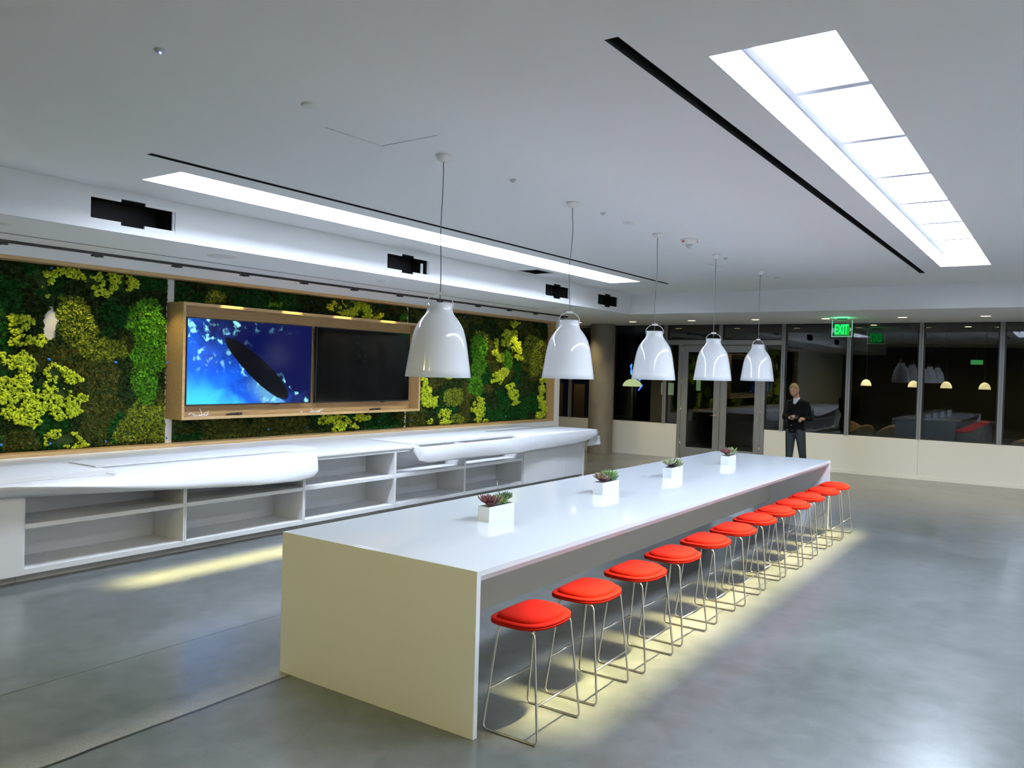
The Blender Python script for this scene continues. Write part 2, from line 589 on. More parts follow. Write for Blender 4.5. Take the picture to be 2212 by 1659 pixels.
PW = 0.04
posts = [6.80, 5.40, 2.63, 1.28, -0.08, -1.46, -2.83, -4.19, -5.55, -6.9, 8.0, 9.2]
for y in posts:
    z0 = 0.80
    pm = MB().box(X1 - 0.06, X1 - 0.003, y - PW, y - 0.006, z0, SZ).box(X1 - 0.06, X1 - 0.003, y + 0.006, y + PW, z0, SZ).box(X1 - 0.045, X1 + 0.08, y - 0.006, y + 0.006, z0, SZ)
    pm.box(X1 - 0.003, X1 + 0.08, y - PW, y + PW, z0, SZ)
    struct(pm.build('trim_2', 'alu'), None)
hd = MB().box(X1 - 0.06, X1 + 0.06, 2.67, 5.36, 2.67, 2.78)
struct(hd.build('trim_3', 'alu', bevel=0.004))
struct(MB().box(X1 - 0.06, X1 + 0.06, 4.01, 4.09, 2.78, SZ).build('trim_3', 'alu', bevel=0.004))
for a, bb in ((4.975, 5.055), (3.005, 3.085)):
    struct(MB().box(X1 - 0.07, X1 + 0.06, a, bb, 0, 2.67).build('trim_3', 'alu', bevel=0.004))
struct(MB().box(X1 - 0.05, X1 + 0.05, 3.085, 4.975, 0, 0.02).build('trim_3', 'alu'))

def window(n, y0, y1, z0, z1):
    t = thing('window_%d' % n, None, None, (X1, (y0 + y1) / 2, z0), None, 'structure')
    f = MB()
    q = 0.025
    f.box(X1 - 0.02, X1 + 0.03, y0, y1, z0, z0 + q).box(X1 - 0.02, X1 + 0.03, y0, y1, z1 - q, z1)
    f.box(X1 - 0.02, X1 + 0.03, y0, y0 + q, z0 + q, z1 - q).box(X1 - 0.02, X1 + 0.03, y1 - q, y1, z0 + q, z1 - q)
    f.build('frame', 'black', t)
    MB().box(X1, X1 + 0.008, y0 + q, y1 - q, z0 + q, z1 - q).build('glass_pane', 'glass', t)
wins = [(5.44, 6.76, .80, SZ), (5.055, 5.36, .80, 2.67), (2.67, 3.005, .80, 2.67), (4.09, 5.36, 2.78, SZ), (2.67, 4.01, 2.78, SZ),
        (1.32, 2.59, .80, SZ), (-.04, 1.24, .80, SZ), (-1.42, -.12, .80, SZ), (-2.79, -1.5, .80, SZ), (-4.15, -2.87, .80, SZ),
        (-5.51, -4.23, .80, SZ), (-6.86, -5.59, .80, SZ), (6.84, 7.96, .80, SZ), (8.04, 9.16, .80, SZ)]
for i, q in enumerate(wins):
    window(i + 1, *q)

def door(n, y0, y1, lever):
    t = thing('door_%d' % n, None, None, (X1, (y0 + y1) / 2, 0.02), None, 'structure')
    st, tr, br = 0.15, 0.16, 0.25
    z0, z1 = 0.03, 2.66
    f = MB()
    xa, xb = X1 - 0.045, X1 + 0.01
    f.box(xa, xb, y0, y0 + st, z0, z1).box(xa, xb, y1 - st, y1, z0, z1)
    f.box(xa, xb, y0 + st, y1 - st, z0, z0 + br).box(xa, xb, y0 + st, y1 - st, z1 - tr, z1)
    lf_ = f.build('leaf', 'alu', t, bevel=0.003)
    MB().box(X1 - 0.02, X1 - 0.012, y0 + st, y1 - st, z0 + br, z1 - tr).build('glass_pane', 'glass', lf_)
    hy = y1 if n == 1 else y0
    for z in (0.35, 1.15, 1.75, 2.5):
        MB().lathe([(0.012, 0), (0.012, 0.11)], (X1 - 0.055, hy + (-0.01 if n == 1 else 0.01), z), 8, cap=True).build('hinge', 'steel', lf_)
    if lever:
        y = y0 + 0.07
        h = MB().box(X1 - 0.052, X1 - 0.044, y - 0.025, y + 0.025, 0.98, 1.2)
        h.tube(round_path([(X1 - 0.05, y, 1.05), (X1 - 0.11, y, 1.05), (X1 - 0.11, y + 0.13, 1.05)], 0.02), 0.011)
        h.tube(round_path([(X1 - 0.05, y, 1.12), (X1 - 0.085, y, 1.12), (X1 - 0.085, y, 1.30), (X1 - 0.05, y, 1.30)], 0.02), 0.009)
        h.build('handle', 'steel', lf_)
    else:
        y = y0 + 0.06
        MB().box(X1 - 0.06, X1 - 0.044, y - 0.02, y + 0.02, 0.95, 1.08).build('latch', 'steel', lf_)
door(1, 4.035, 4.975, True)
door(2, 3.085, 4.025, False)

col = MB().lathe([(0.305, 0.0), (0.305, 0.02), (0.30, 0.03), (0.30, SZ)], (13.97, 6.83, 0), 64)
tag(col.build('concrete_column', 'concrete'), 'round cast concrete column standing by the window wall', 'column')

# ---------------------------------------------------------------- ceiling light boxes
def light_box(R, label, m0, cove=None):
    x0, x1, y0, y1 = R
    t = thing('ceiling_light_box', label, 'ceiling light', ((x0 + x1) / 2, (y0 + y1) / 2, H), 'long recessed ceiling light boxes')
    D = 0.20
    l = MB()
    k = 0.012
    l.box(x0 - k, x0, y0 - k, y1 + k, H, H + D + .02).box(x1, x1 + k, y0 - k, y1 + k, H, H + D + .02)
    l.box(x0, x1, y0 - k, y0, H, H + D + .02).box(x0, x1, y1, y1 + k, H, H + D + .02)
    l.build('well_liner', 'well', t)
    f = MB()
    cuts = [m0 + 1.219 * i for i in range(9)]
    cuts = [c for c in cuts if x0 + 0.15 < c < x1 - 0.1]
    f.box(x0, x1, y1 - 0.055, y1, H + D - 0.012, H + D)
    f.box(x0, x1, y0, y0 + 0.03, H + D - 0.012, H + D)
    for c in cuts:
        f.box(c - 0.035, c + 0.035, y0 + 0.03, y1 - 0.055, H + D - 0.012, H + D)
    f.build('frame_bar', 'well_bar', t)
    ed = [x0] + cuts + [x1]
    for a, c in zip(ed[:-1], ed[1:]):
        p = MB().box(a + (0.036 if a != x0 else 0), c - (0.036 if c != x1 else 0), y0 + 0.031, y1 - 0.056, H + D - 0.004, H + D + 0.01)
        p.build('diffuser_panel', 'white_glow', t)
    if cove:
        xa, xb, yt, sprd, wat = cove
        ys, zs = y0 + .045, H + .10
        d = lamp('cove_lamp', 'AREA', ((xa + xb) / 2, ys, zs), ((xa + xb) / 2, yt, 0), wat, (1.0, 0.84, 0.36), t, shape='RECTANGLE', spread=math.radians(sprd))
        zax = -Vector((0, yt - ys, -zs)).normalized()
        xax = Vector((1, 0, 0))
        d.rotation_euler = Matrix((xax, zax.cross(xax), zax)).transposed().to_euler()
        d.data.size, d.data.size_y = xb - xa, .02
    return t
light_box(LBR, 'long recessed ceiling light box whose square diffuser panels show, over the bare floor', 0.43, (.37, 7.7, -.10, 13.5, COVE_W * 1.15))
light_box(LB_ADDED, 'added unseen light box brightening the room side outside the frame', 0.48)
light_box(LBL, 'long recessed ceiling light box running beside the air grilles of the lowered ceiling', 0.55, (.40, 8.6, 4.21, 10, COVE_W * 1.0))

def slot(R, label):
    x0, x1, y0, y1 = R
    t = thing('ceiling_slot', label, 'ceiling slot', ((x0 + x1) / 2, (y0 + y1) / 2, H), 'black ceiling slots')
    b = MB()
    b.box(x0, x1, y0, y1, H + 0.09, H + 0.10)
    b.box(x0, x1, y0 - .004, y0, H, H + 0.10).box(x0, x1, y1, y1 + .004, H, H + 0.10)
    b.box(x0 - .004, x0, y0, y1, H, H + 0.10).box(x1, x1 + .004, y0, y1, H, H + 0.10)
    b.build('channel', 'dark', t)
    v = MB()
    v.box(x0, x1, (y0 + y1) / 2 - .003, (y0 + y1) / 2 + .003, H + .04, H + .085)
    v.build('vane', 'black', t)
    return t
slot(SLR, 'black linear slot in the ceiling beside the square-panelled light box')
slot(SLL, 'thin black linear slot in the ceiling beside the counter-side light box')

# ---------------------------------------------------------------- open air grilles in the soffit
VN = ['first', 'second', 'third', 'fourth']
for i, (a, c) in enumerate(VENTS):
    t = thing('air_opening', '%s uncovered black air opening from the camera end of the soffit' % VN[i], 'air vent', ((a + c) / 2, SY + .03, VZ0), 'uncovered air openings in the soffit')
    d = MB()
    e = 0.004
    d.box(a, c, SY + .32, SY + .33, VZ0, VZ1).box(a - e, a, SY + .03, SY + .33, VZ0, VZ1).box(c, c + e, SY + .03, SY + .33, VZ0, VZ1)
    d.box(a, c, SY + .03, SY + .33, VZ0 - e, VZ0).box(a, c, SY + .03, SY + .33, VZ1, VZ1 + e)
    d.build('duct', 'dark', t)
    w_ = (c - a)
    for (xa, xb, za, zb) in ((a, a + .34 * w_, VZ1 - .03, VZ1), (a + .63 * w_, c, VZ1 - .03, VZ1), (a, a + .34 * w_, VZ0, VZ0 + .03), (a + .62 * w_, c, VZ0, VZ0 + .03)):
        MB().box(xa, xb, SY + .002, SY + .02, za, zb).build('mounting_tab', 'plastic', t)
    MB().box(c - .03, c - .004, SY + .004, SY + .02, VZ0 + .03, VZ1 - .03).build('flange', 'greyplastic', t)
    if i == 1:
        MB().box(c - .14, c - .09, SY + .03, SY + .034, VZ0 + .03, VZ0 + .17).build('duct_label', 'plastic', t)
x0, x1, y0, y1 = HATCH
t = thing('ceiling_vent', 'square open black ceiling vent between light box and soffit', 'air vent', ((x0 + x1) / 2, (y0 + y1) / 2, H))
MB().box(x0, x1, y0, y1, H + .2, H + .21).box(x0 - .004, x0, y0, y1, H, H + .21).box(x1, x1 + .004, y0, y1, H, H + .21).box(x0, x1, y0 - .004, y0, H, H + .21).box(x0, x1, y1, y1 + .004, H, H + .21).build('duct', 'dark', t)
MB().box(x0, x1, y0, y0 + .02, H - .004, H + .004).box(x0, x1, y1 - .02, y1, H - .004, H + .004).box(x0, x0 + .02, y0 + .02, y1 - .02, H - .004, H + .004).box(x1 - .02, x1, y0 + .02, y1 - .02, H - .004, H + .004).build('frame', 'greyplastic', t)

# ---------------------------------------------------------------- track lights above the moss
t = thing('light_track', 'long black lighting track fixed under the lowered ceiling before the moss wall', 'light track', ((TRK[0] + TRK[1]) / 2, 6.24, SZ))
MB().box(TRK[0], TRK[1], TRK[2], TRK[3], SZ - .028, SZ).build('rail', 'black', t)
for x in (TRK[0] - .012, TRK[1] + .012):
    MB().box(x - .012, x + .012, 6.222, 6.258, SZ - .03, SZ).build('end_cap', 'black', t)
t2 = thing('ceiling_reveal', 'narrow black groove in the lowered ceiling parallel to the lighting track', 'ceiling slot', ((THIN[0] + THIN[1]) / 2, 5.775, SZ))
MB().box(THIN[0], THIN[1], THIN[2], THIN[3], SZ + .003, SZ + .045).build('channel', 'dark', t2)
ORD = ['first', 'second', 'third', 'fourth', 'fifth', 'sixth', 'seventh', 'eighth', 'ninth', 'tenth', 'eleventh', 'twelfth', 'thirteenth', 'fourteenth']
heads = [0.3, 1.267, 2.224, 3.18, 4.164, 5.12, 6.11, 7.10, 8.165, 9.143, 10.066, 11.1]
hp = None
for i, x in enumerate(heads):
    if hp is None:
        hp = thing('track_spotlight', '', 'spotlight', (0, 0, 0), 'black track spotlights')
        k = MB()
        k.box(-.05, .05, -.02, .02, -.032, -.028).box(-.06, .06, -.018, .03, -.05, -.032)
        hd_ = k.build('head', 'black', hp, bevel=.006)
        MB().lathe([(0.001, 0), (.014, 0), (.014, .004), (.001, .004)], (0.0, .014, -.054), 12).build('lens', 'dark', hd_)
    if i == 0:
        q = lamp('spot_lamp', 'SPOT', (0, 0, 0), (0, .54, -1.17), TRACK_W, (1.0, 0.80, 0.36), None, spot_size=math.radians(50), spot_blend=0.5, shadow_soft_size=0.02)
        q.parent = hp
        q.location = (0, 0.02, -.065)
    place(hp, i > 0, (x, 6.24, SZ), '%s black track spotlight from the camera end of the lighting track' % ORD[i])

# ---------------------------------------------------------------- round ceiling fittings
def disc(x, y, z, r, h, name, label, cat, m='plastic', group=None):
    return tag(MB().lathe([(0.001, 0), (r * .92, 0), (r, h * .5), (r, h), (.001, h)], (x, y, z - h), 32).build(name, m), label, cat, group)
disc(-0.111, 5.166, SZ, .055, .012, 'sprinkler_cover', 'small round cover plate on the soffit above the first counter bay', 'cover plate')
disc(2.076, 5.17, SZ, .155, .006, 'ceiling_speaker', 'flush round ceiling speaker between the first and second air openings', 'speaker')
disc(4.60, 5.194, SZ, .05, .010, 'sprinkler_cover', 'small round cover plate under the second air opening', 'cover plate')
disc(9.18, 5.257, SZ, .06, .010, 'sprinkler_cover', 'small round cover plate near the groove end, under the third opening', 'cover plate')
disc(9.85, 5.278, SZ, .155, .006, 'ceiling_speaker', 'flush round ceiling speaker behind the second pendant cord', 'speaker')
disc(-0.139, 1.222, H, .058, .012, 'sprinkler_cover', 'round cover plate on the ceiling before the first pendant canopy', 'cover plate')
disc(4.091, 1.237, H, .058, .012, 'sprinkler_cover', 'round cover plate between the second and third pendant canopies', 'cover plate')
disc(9.155, 1.218, H, .06, .010, 'sprinkler_cover', 'round cover plate beyond the last pendant canopy', 'cover plate')
for x, l in ((-1.107, 'small ceiling sensor with a blue indicator light'), (1.982, 'tiny ceiling sprinkler between first and second pendants'), (3.519, 'tiny ceiling sprinkler between second and third pendants'), (6.9, 'tiny ceiling sprinkler just past the fourth pendant canopy')):
    t = thing('ceiling_sensor' if x < 0 else 'sprinkler', l, 'sensor' if x < 0 else 'sprinkler', (x, 1.225, H))
    bo_ = MB().lathe([(.001, 0), (.02, 0.002), (.028, .012), (.028, .016), (.001, .016)], (x, 1.225, H - .016), 16).build('body', 'greyplastic', t)
    if x < 0:
        MB().sphere((x - .004, 1.215, H - .019), .007, 10, 6).build('indicator', emat('blue_led', (.15, .2, 1), 3), bo_)
    else:
        MB().lathe([(.006, 0), (.012, .004), (.006, .008)], (x, 1.225, H - .024), 10).build('deflector', 'steel', bo_)
t = thing('smoke_alarm', 'white ceiling smoke alarm with red lettering beside the third pendant cord', 'smoke alarm', (5.33, 1.09, H))
MB().lathe([(.001, 0), (.05, 0), (.085, .02), (.10, .045), (.10, .06), (.001, .06)], (5.33, 1.09, H - .06), 40).build('body', 'plastic', t)
MB().lathe([(.001, 0), (.025, .008), (.035, .03), (.035, .04), (.001, .04)], (5.33, 1.09, H - .10), 24).build('lens', 'greyplastic', t)
for a0 in (2.6, 4.6):
    MB().grid([[(5.33 + .1005 * math.cos(a0 + .08 * k), 1.09 + .1005 * math.sin(a0 + .08 * k), H - z) for z in (.04, .02)] for k in range(6)]).build('red_marking', mat('red_print', (.7, .05, .04), .5), t)
for P, l in (([(0.215, 1.487), (0.72, 1.469), (0.714, 0.958)], 'faint seam of a ceiling access panel before the first pendant'), ([(7.35, 1.66), (7.76, 1.57)], 'faint hairline seam on the ceiling by the fourth pendant')):
    g = MB()
    for (xa, ya), (xb, yb) in zip(P[:-1], P[1:]):
        g.tube([(xa, ya, H + .001), (xb, yb, H + .001)], .004, 6)
    tag(g.build('panel_seam', 'greyplastic'), l, 'seam')

# recessed downlights: window zone, plus added unseen ones behind the camera for warm light
dp = None
spots = [(13.2, 7.09), (13.2, 5.66), (13.05, 4.19), (13.0, 2.79), (13.0, 1.416), (12.92, .04), (12.87, -1.29), (12.87, -2.7), (12.87, -4.1), (12.87, -5.5)]
DL = ['over the concrete column', 'between the column and the glass doors', 'over the glass doors by the third pendant', 'above the fifth pendant cord', 'beside the green exit sign',
      'over the window right after the exit sign', 'second along the windows from the exit sign', 'third along the windows from the exit sign', 'fourth along the windows from the exit sign', 'fifth along the windows from the exit sign']
for i, (x, y) in enumerate(spots):
    if dp is None:
        dp = thing('downlight', '', 'ceiling light', (0, 0, 0), 'warm recessed downlights')
        MB().lathe([(.075, 0.0), (.095, -.004), (.095, .0005), (.075, .0005)], (0, 0, 0), 32).build('trim_ring', 'plastic', dp)
        MB().lathe([(.001, -.003), (.075, -.003), (.075, .0), (.001, .0)], (0, 0, 0), 32).build('lens', 'warm_glow', dp)
    if i == 0:
        q = lamp('down_lamp', 'SPOT', (0, 0, 0), (0, 0, -1), DOWN_W, WARM, None, spot_size=math.radians(115), spot_blend=0.8, shadow_soft_size=0.06)
        q.parent = dp
        q.location = (0, 0, -.02)
    place(dp, i > 0, (x, y, SZ), 'warm round downlight in the lowered ceiling %s' % DL[i])
for i, (x, y) in enumerate([(-4.5, -4.6), (-4.5, -1.6), (-4.5, .4), (-4.5, 2.4)]):
    o = copy_tree(dp)
    for ch in list(o.children):
        if ch.type == 'LIGHT':
            ch.data = ch.data.copy()
            ch.data.energy = ADDED_BACK_W
            ch.data.color = (1, .80, .16)
            ch.data.spot_size = math.radians(165)
            ch.data.spot_blend = .3
    o.location = (x, y, H)
    o['label'] = 'added warm downlight behind the camera, %s from the window side' % ORD[i]

# ================================================================ COUNTER
CY, CB = 4.85, 5.38      # cabinet front, inner back of the shelves
bounds = [-3.15, -1.63, -0.08, 1.476, 3.035, 4.597, 6.116, 7.66, 9.67]
CL = {1: 'white closed cabinet before the first open shelf bay', 2: 'first white open shelf bay from the camera end of the counter', 3: 'second white open shelf bay along the counter',
      4: 'third white open shelf bay, its upper shelf uncovered by paper', 5: 'fourth white open shelf bay, under the corner of the second paper sheet', 6: 'fifth white open shelf bay, the last before the closed panels',
      7: 'white closed panel cabinet at the window end of the counter', 0: 'white closed cabinet outside the frame'}
for i, (a, c) in enumerate(zip(bounds[:-1], bounds[1:])):
    lab = CL[i]
    t = thing('counter_cabinet', lab, 'cabinet', ((a + c) / 2, (CY + 5.95) / 2, 0), 'white counter cabinets')
    a2, c2 = a + .001, c - .001
    p = .019
    is_open = 2 <= i <= 6
    bz = .08
    b = MB()
    b.box(a2, a2 + p, CY, 5.95, bz, .858).box(c2 - p, c2, CY, 5.95, bz, .858)
    b.box(a2 + p, c2 - p, 5.93, 5.95, bz, .858)
    if i in (3, 4):
        b.box(a2 + p, c2 - p, CY, 5.93, .822, .858)
    else:
        b.box(a2 + p, c2 - p, CY, CY + .02, .822, .858).box(a2 + p, c2 - p, 5.07, 5.93, .822, .858)
    b.box(a2 + p, c2 - p, CY, 5.93, bz, .13)
    b.build('carcass', 'cab', t, bevel=.0015)
    MB().box(a2, c2 - .004, 4.965, 4.98, 0, bz).build('toe_kick', 'toe', t)
    if is_open:
        MB().box(a2 + p, c2 - p, CB, CB + .015, .13, .822).build('back_panel', 'cab', t)
        MB().box(a2 + p, c2 - p, CY + .001, CB, .478, .52).build('shelf', 'cab', t, bevel=.0015)
    else:
        parts = [(a2 + .002, c2 - .004)] if i < 7 else [(a2 + .002, 9.02), (9.024, c2 - .05)]
        for (u, v_) in parts:
            MB().box(u, v_, CY - .018, CY - .001, bz + .003, .845).build('door', 'cab', t, bevel=.0015)
        if i == 7:
            MB().box(c2 - .048, c2 + .01, CY - .02, 5.95, 0, .858).build('end_panel', 'cab', t, bevel=.0015)
TOPZ = .886
for (xa, xb, yf, lab) in ((-3.16, .72, 4.99, 'white worktop slab set back over the first shelf bay'), (.724, 5.06, CY - .012, 'white worktop slab over the uncovered middle shelf bays'), (5.064, 9.70, 5.055, 'white worktop slab set back at the window end of the counter')):
    tag(MB().box(xa, xb, yf, WY - .002, .862, TOPZ).build('countertop', 'cab', bevel=.002), lab, 'countertop', 'worktop slabs of the counter')
tag(MB().box(.75, 5.05, CY + .006, 5.94, .8585, .8615).build('countertop_gap_shade', 'black'), 'black strip painting the shaded gap under the middle worktop slab', 'shade_strip')  # black strip stands in for shade in the gap below the slab
tag(MB().box(.98, 1.07, 6.10, 6.14, TOPZ, TOPZ + .003).build('table_grommet', 'greyplastic'), 'small grey cable outlet plate on the white countertop', 'outlet')

# protective boards on the counter
def board(x0, x1, y0, y1, label, th=.006, z=TOPZ):
    return tag(MB().box(x0, x1, y0, y1, z, z + th).build('protection_board', 'paper', bevel=.001), label, 'board', 'white boards protecting the counter')
t = thing('protection_board', 'thick white protective slab lying on the counter above the first shelf bay', 'board', (-.5, 5.4, TOPZ), 'white boards protecting the counter')
MB().box(-2.6, .70, 4.995, 5.85, TOPZ, TOPZ + .028).build('slab', 'paper', t, bevel=.002)
MB().box(.70, .80, 4.995, 5.25, TOPZ, TOPZ + .02).build('tape_strip', 'paper', t)
board(.85, 3.72, 5.42, 5.95, 'flat white protective board behind the long draped paper sheet', .012)
board(5.12, 9.35, 5.06, 5.95, 'flat white protective board at the window end of the counter', .014)

# draped masking paper
def sheet(sec, xs, name, label):
    """sec(x) gives the cross-section polyline (y, z) at position x"""
    P = [[(x + dx, y, z) for (dx, y, z) in sec(x)] for x in xs]
    o = MB().grid(P).build(name, 'paper', solid=.0012)
    return tag(o, label, 'paper sheet', 'masking paper draped over the counter edge')
def lerp(tab, x):
    return float(np.interp(x, [p[0] for p in tab], [p[1] for p in tab]))
zl1 = [(-1.6, .80), (-.3, .775), (-.1, .765), (.4, .735), (1.3, .69), (2.3, .63), (2.9, .615), (3.1, .635), (3.2, .70)]
zf1 = [(-1.6, .90), (-.3, .885), (.38, .814), (.9, .75), (1.35, .69), (1.45, .675), (2.3, .632), (3.2, .70)]
def sec1(x):
    zl = lerp(zl1, x)
    zf = max(min(lerp(zf1, x), .878), zl + .004)
    yl = lerp([(-1.6, 4.70), (.3, 4.72), (1.2, 4.735), (2.2, 4.74), (3.1, 4.77), (3.2, 4.80)], x)
    back = lerp([(-1.6, .09), (.4, .085), (1.0, .05), (1.45, .008), (3.2, .004)], x)
    r = .008 * math.sin(x * 2.6)
    if x < .72:
        top = [(0, 4.985, .868), (0, 4.93, .862), (0, 4.87, .861), (0, 4.835, .862)]
        yc, zc = 4.80, .863
    else:
        zb = TOPZ + .003
        top = [(0, 5.39, zb), (0, 5.2, zb), (0, 5.0, zb), (0, 4.845, zb)]
        yc, zc = 4.826, zb - .004
    body = [(0, yc + .004, zc + .0025), (0, yc, zc - .001), (0, yc - .002, zc - .012)] if x > .72 else [(0, yc + .008, zc), (0, yc, zc - .001), (0, yc - .003, zc - .008)]
    yc, zc = yc - .003, zc - .014
    for q_ in (.12, .3, .5, .75, 1.0):
        body.append((0, yc + (yl - yc) * q_ + (r - .012) * math.sin(math.pi * q_), zc + (zf - zc) * q_))
    for q_ in (.3, .65, 1.0):
        body.append((0, yl + back * q_, zf + (zl - zf) * q_))
    return top + body
sheet(sec1, list(np.linspace(-1.6, .70, 26)) + list(np.linspace(.74, 3.2, 34)), 'masking_paper', 'long white masking paper sheet hanging over the first two shelf bays')
zl2 = [(4.86, .84), (4.90, .70), (5.0, .668), (5.8, .668), (7.3, .64), (8.4, .65), (9.2, .67), (9.7, .73), (9.95, .785)]
def sec2(x):
    zl = lerp(zl2, x)
    cr = lerp([(4.86, 4.80), (4.93, 4.66), (7.2, 4.69), (7.8, 4.76), (8.4, 4.77), (9.95, 4.72)], x)
    r = .008 * math.sin(x * 2.3)
    if x < 7.68:
        zb = .852
        top = [(0, 4.846, zb), (0, 4.838, zb - .004), (0, 4.80 * .6 + cr * .4, zb + .002), (0, 4.80 * .25 + cr * .75, zb + .02)]
        zc = .886
    else:
        zb = TOPZ + .016
        top = [(0, 5.7, zb), (0, 5.4, zb), (0, 5.1, zb), (0, 4.88, zb)]
        zc = zb
    body = [(0, cr + .004, zc), (0, cr - .004, zc - .003), (0, cr - .008, zc - .012), (0, cr - .0095, zc - .022)]
    for q_ in (.25, .5, .75, .92, 1.0):
        body.append((0, cr - .012 + r * q_ - .012 * math.sin(math.pi * q_), zc - .022 + (zl - zc + .022) * q_))
    return top + body
sheet(sec2, [4.86, 4.88, 4.90, 4.93] + list(np.linspace(4.97, 7.66, 34)) + list(np.linspace(7.72, 9.95, 30)), 'masking_paper', 'white masking paper sheet jutting over the fourth and fifth shelf bays')
g = MB().grid([[(9.72 + .27 * s_, 4.73 + .10 * q_ * (1 - s_), .79 - .012 * s_ - (.21 * q_ * (1 - .15 * s_))) for q_ in np.linspace(0, 1, 8)] for s_ in np.linspace(0, 1.3, 12)])
tag(g.build('masking_paper', 'paper', solid=.0012), 'loose paper flap hanging past the window end of the counter', 'paper sheet', 'masking paper draped over the counter edge')

# ================================================================ SCREEN BOX
BX0, BX1, BZ0, BZ1, BY0 = 2.477, 6.925, 1.235, 2.705, 6.48
BYB = 6.70
t = thing('screen_cabinet', 'open light oak box mounted on the moss wall holding two screens', 'wall cabinet', ((BX0 + BX1) / 2, BYB, BZ0))
k = .038
MB().box(BX0, BX1, BY0, WY + .235, BZ1 - k, BZ1).build('top_panel', 'wood', t, bevel=.002)
MB().box(BX0, BX1, BY0, WY + .235, BZ0, BZ0 + k).build('bottom_shelf', 'wood', t, bevel=.002)
MB().box(BX0, BX0 + k, BY0, WY + .235, BZ0 + k, BZ1 - k).build('side_panel', 'wood', t, bevel=.002)
MB().box(BX1 - k, BX1, BY0, WY + .235, BZ0 + k, BZ1 - k).build('side_panel', 'wood', t, bevel=.002)
MB().box(BX0 + k, BX1 - k, BYB, BYB + .02, BZ0 + k, BZ1 - k).build('back_panel', 'wood', t)

def surf_mat():
    m = bpy.data.materials.new('ocean_picture')
    m.use_nodes = True
    nt = m.node_tree
    L = nt.links
    p = nt.nodes['Principled BSDF']
    p.inputs['Base Color'].default_value = (.004, .004, .005, 1)
    p.inputs['Roughness'].default_value = .12
    tc = nt.nodes.new('ShaderNodeTexCoord')
    sp = nt.nodes.new('ShaderNodeSeparateXYZ')
    L.new(tc.outputs['Generated'], sp.inputs[0])
    def m_(op, a, b=None, c=None, clamp=False):
        n = nt.nodes.new('ShaderNodeMath'); n.operation = op; n.use_clamp = clamp
        for i, v in enumerate((a, b, c)):
            if v is None: continue
            if isinstance(v, (int, float)): n.inputs[i].default_value = v
            else: L.new(v, n.inputs[i])
        return n.outputs[0]
    def noise(sc, det, dis=0, vec=None):
        n = nt.nodes.new('ShaderNodeTexNoise'); n.inputs['Scale'].default_value = sc; n.inputs['Detail'].default_value = det; n.inputs['Distortion'].default_value = dis
        L.new(vec if vec is not None else tc.outputs['Object'], n.inputs['Vector'])
        return n.outputs['Fac']
    def ramp(v, a, b):
        n = nt.nodes.new('ShaderNodeMapRange'); n.interpolation_type = 'SMOOTHSTEP'
        n.inputs['From Min'].default_value = a; n.inputs['From Max'].default_value = b
        L.new(v, n.inputs['Value'])
        return n.outputs[0]
    def mix(f, a, b):
        n = nt.nodes.new('ShaderNodeMix'); n.data_type = 'RGBA'
        L.new(f, n.inputs[0])
        for i, v in ((6, a), (7, b)):
            if isinstance(v, tuple): n.inputs[i].default_value = (*v, 1)
            else: L.new(v, n.inputs[i])
        return n.outputs[2]
    u, v = sp.outputs['X'], sp.outputs['Z']
    X, Z = m_('MULTIPLY', u, 2.03), m_('MULTIPLY', v, 1.12)
    n1 = noise(3.5, 9, .5)
    g = m_('SUBTRACT', m_('ADD', m_('MULTIPLY', m_('SUBTRACT', 1.0, u), 1.0), m_('MULTIPLY', m_('SUBTRACT', 1.0, v), .75)), .62)
    g = m_('ADD', g, m_('MULTIPLY', m_('SUBTRACT', n1, .5), .7), None, True)
    c = mix(ramp(g, .14, .82), (.0004, .002, .055), (.006, .13, .95))
    low = m_('MULTIPLY', ramp(g, .55, 1.0), ramp(v, .45, .02))
    c = mix(low, c, (.05, .62, 1.0))
    # board axis coordinates
    a = m_('ADD', m_('MULTIPLY', m_('SUBTRACT', X, 1.09), .79), m_('MULTIPLY', m_('SUBTRACT', Z, .475), -.61))
    b = m_('ADD', m_('MULTIPLY', m_('SUBTRACT', X, 1.09), .61), m_('MULTIPLY', m_('SUBTRACT', Z, .475), .79))
    # foam
    f1 = ramp(noise(9, 12, .35), .53, .66)
    reg = m_('MULTIPLY', ramp(u, .52, .12), ramp(v, .30, .62))
    reg2 = m_('MULTIPLY', ramp(v, .86, .98), ramp(u, 1.0, .2))
    reg3 = m_('MULTIPLY', ramp(m_('ABSOLUTE', m_('SUBTRACT', b, .16)), .06, .01), ramp(a, .25, .45))
    reg4 = m_('MULTIPLY', ramp(m_('ABSOLUTE', m_('ADD', b, .17)), .09, .01), ramp(a, -.62, -.2))
    foam = m_('MULTIPLY', f1, m_('ADD', m_('ADD', reg, reg2), m_('ADD', reg3, m_('MULTIPLY', reg4, .8)), None, True), None, True)
    wake = m_('MULTIPLY', m_('MULTIPLY', ramp(m_('ADD', b, .16), -.26, -.02), ramp(b, -.06, -.10)), ramp(a, -.12, .3))
    foam = m_('MAXIMUM', foam, m_('MULTIPLY', wake, m_('ADD', .35, m_('MULTIPLY', f1, .5))))
    c = mix(foam, c, (.30, .85, 1.0))
    q = m_('ADD', m_('POWER', m_('DIVIDE', a, .67), 2.0), m_('POWER', m_('DIVIDE', b, m_('ADD', .150, m_('MULTIPLY', a, .03))), 2.0))
    q = m_('ADD', q, m_('MULTIPLY', m_('SUBTRACT', noise(14, 3), .5), .12))
    c = mix(ramp(q, 1.06, .94), c, (.0006, .0008, .003))
    L.new(c, p.inputs['Emission Color'])
    p.inputs['Emission Strength'].default_value = 1.15
    return m
TVY = 6.60
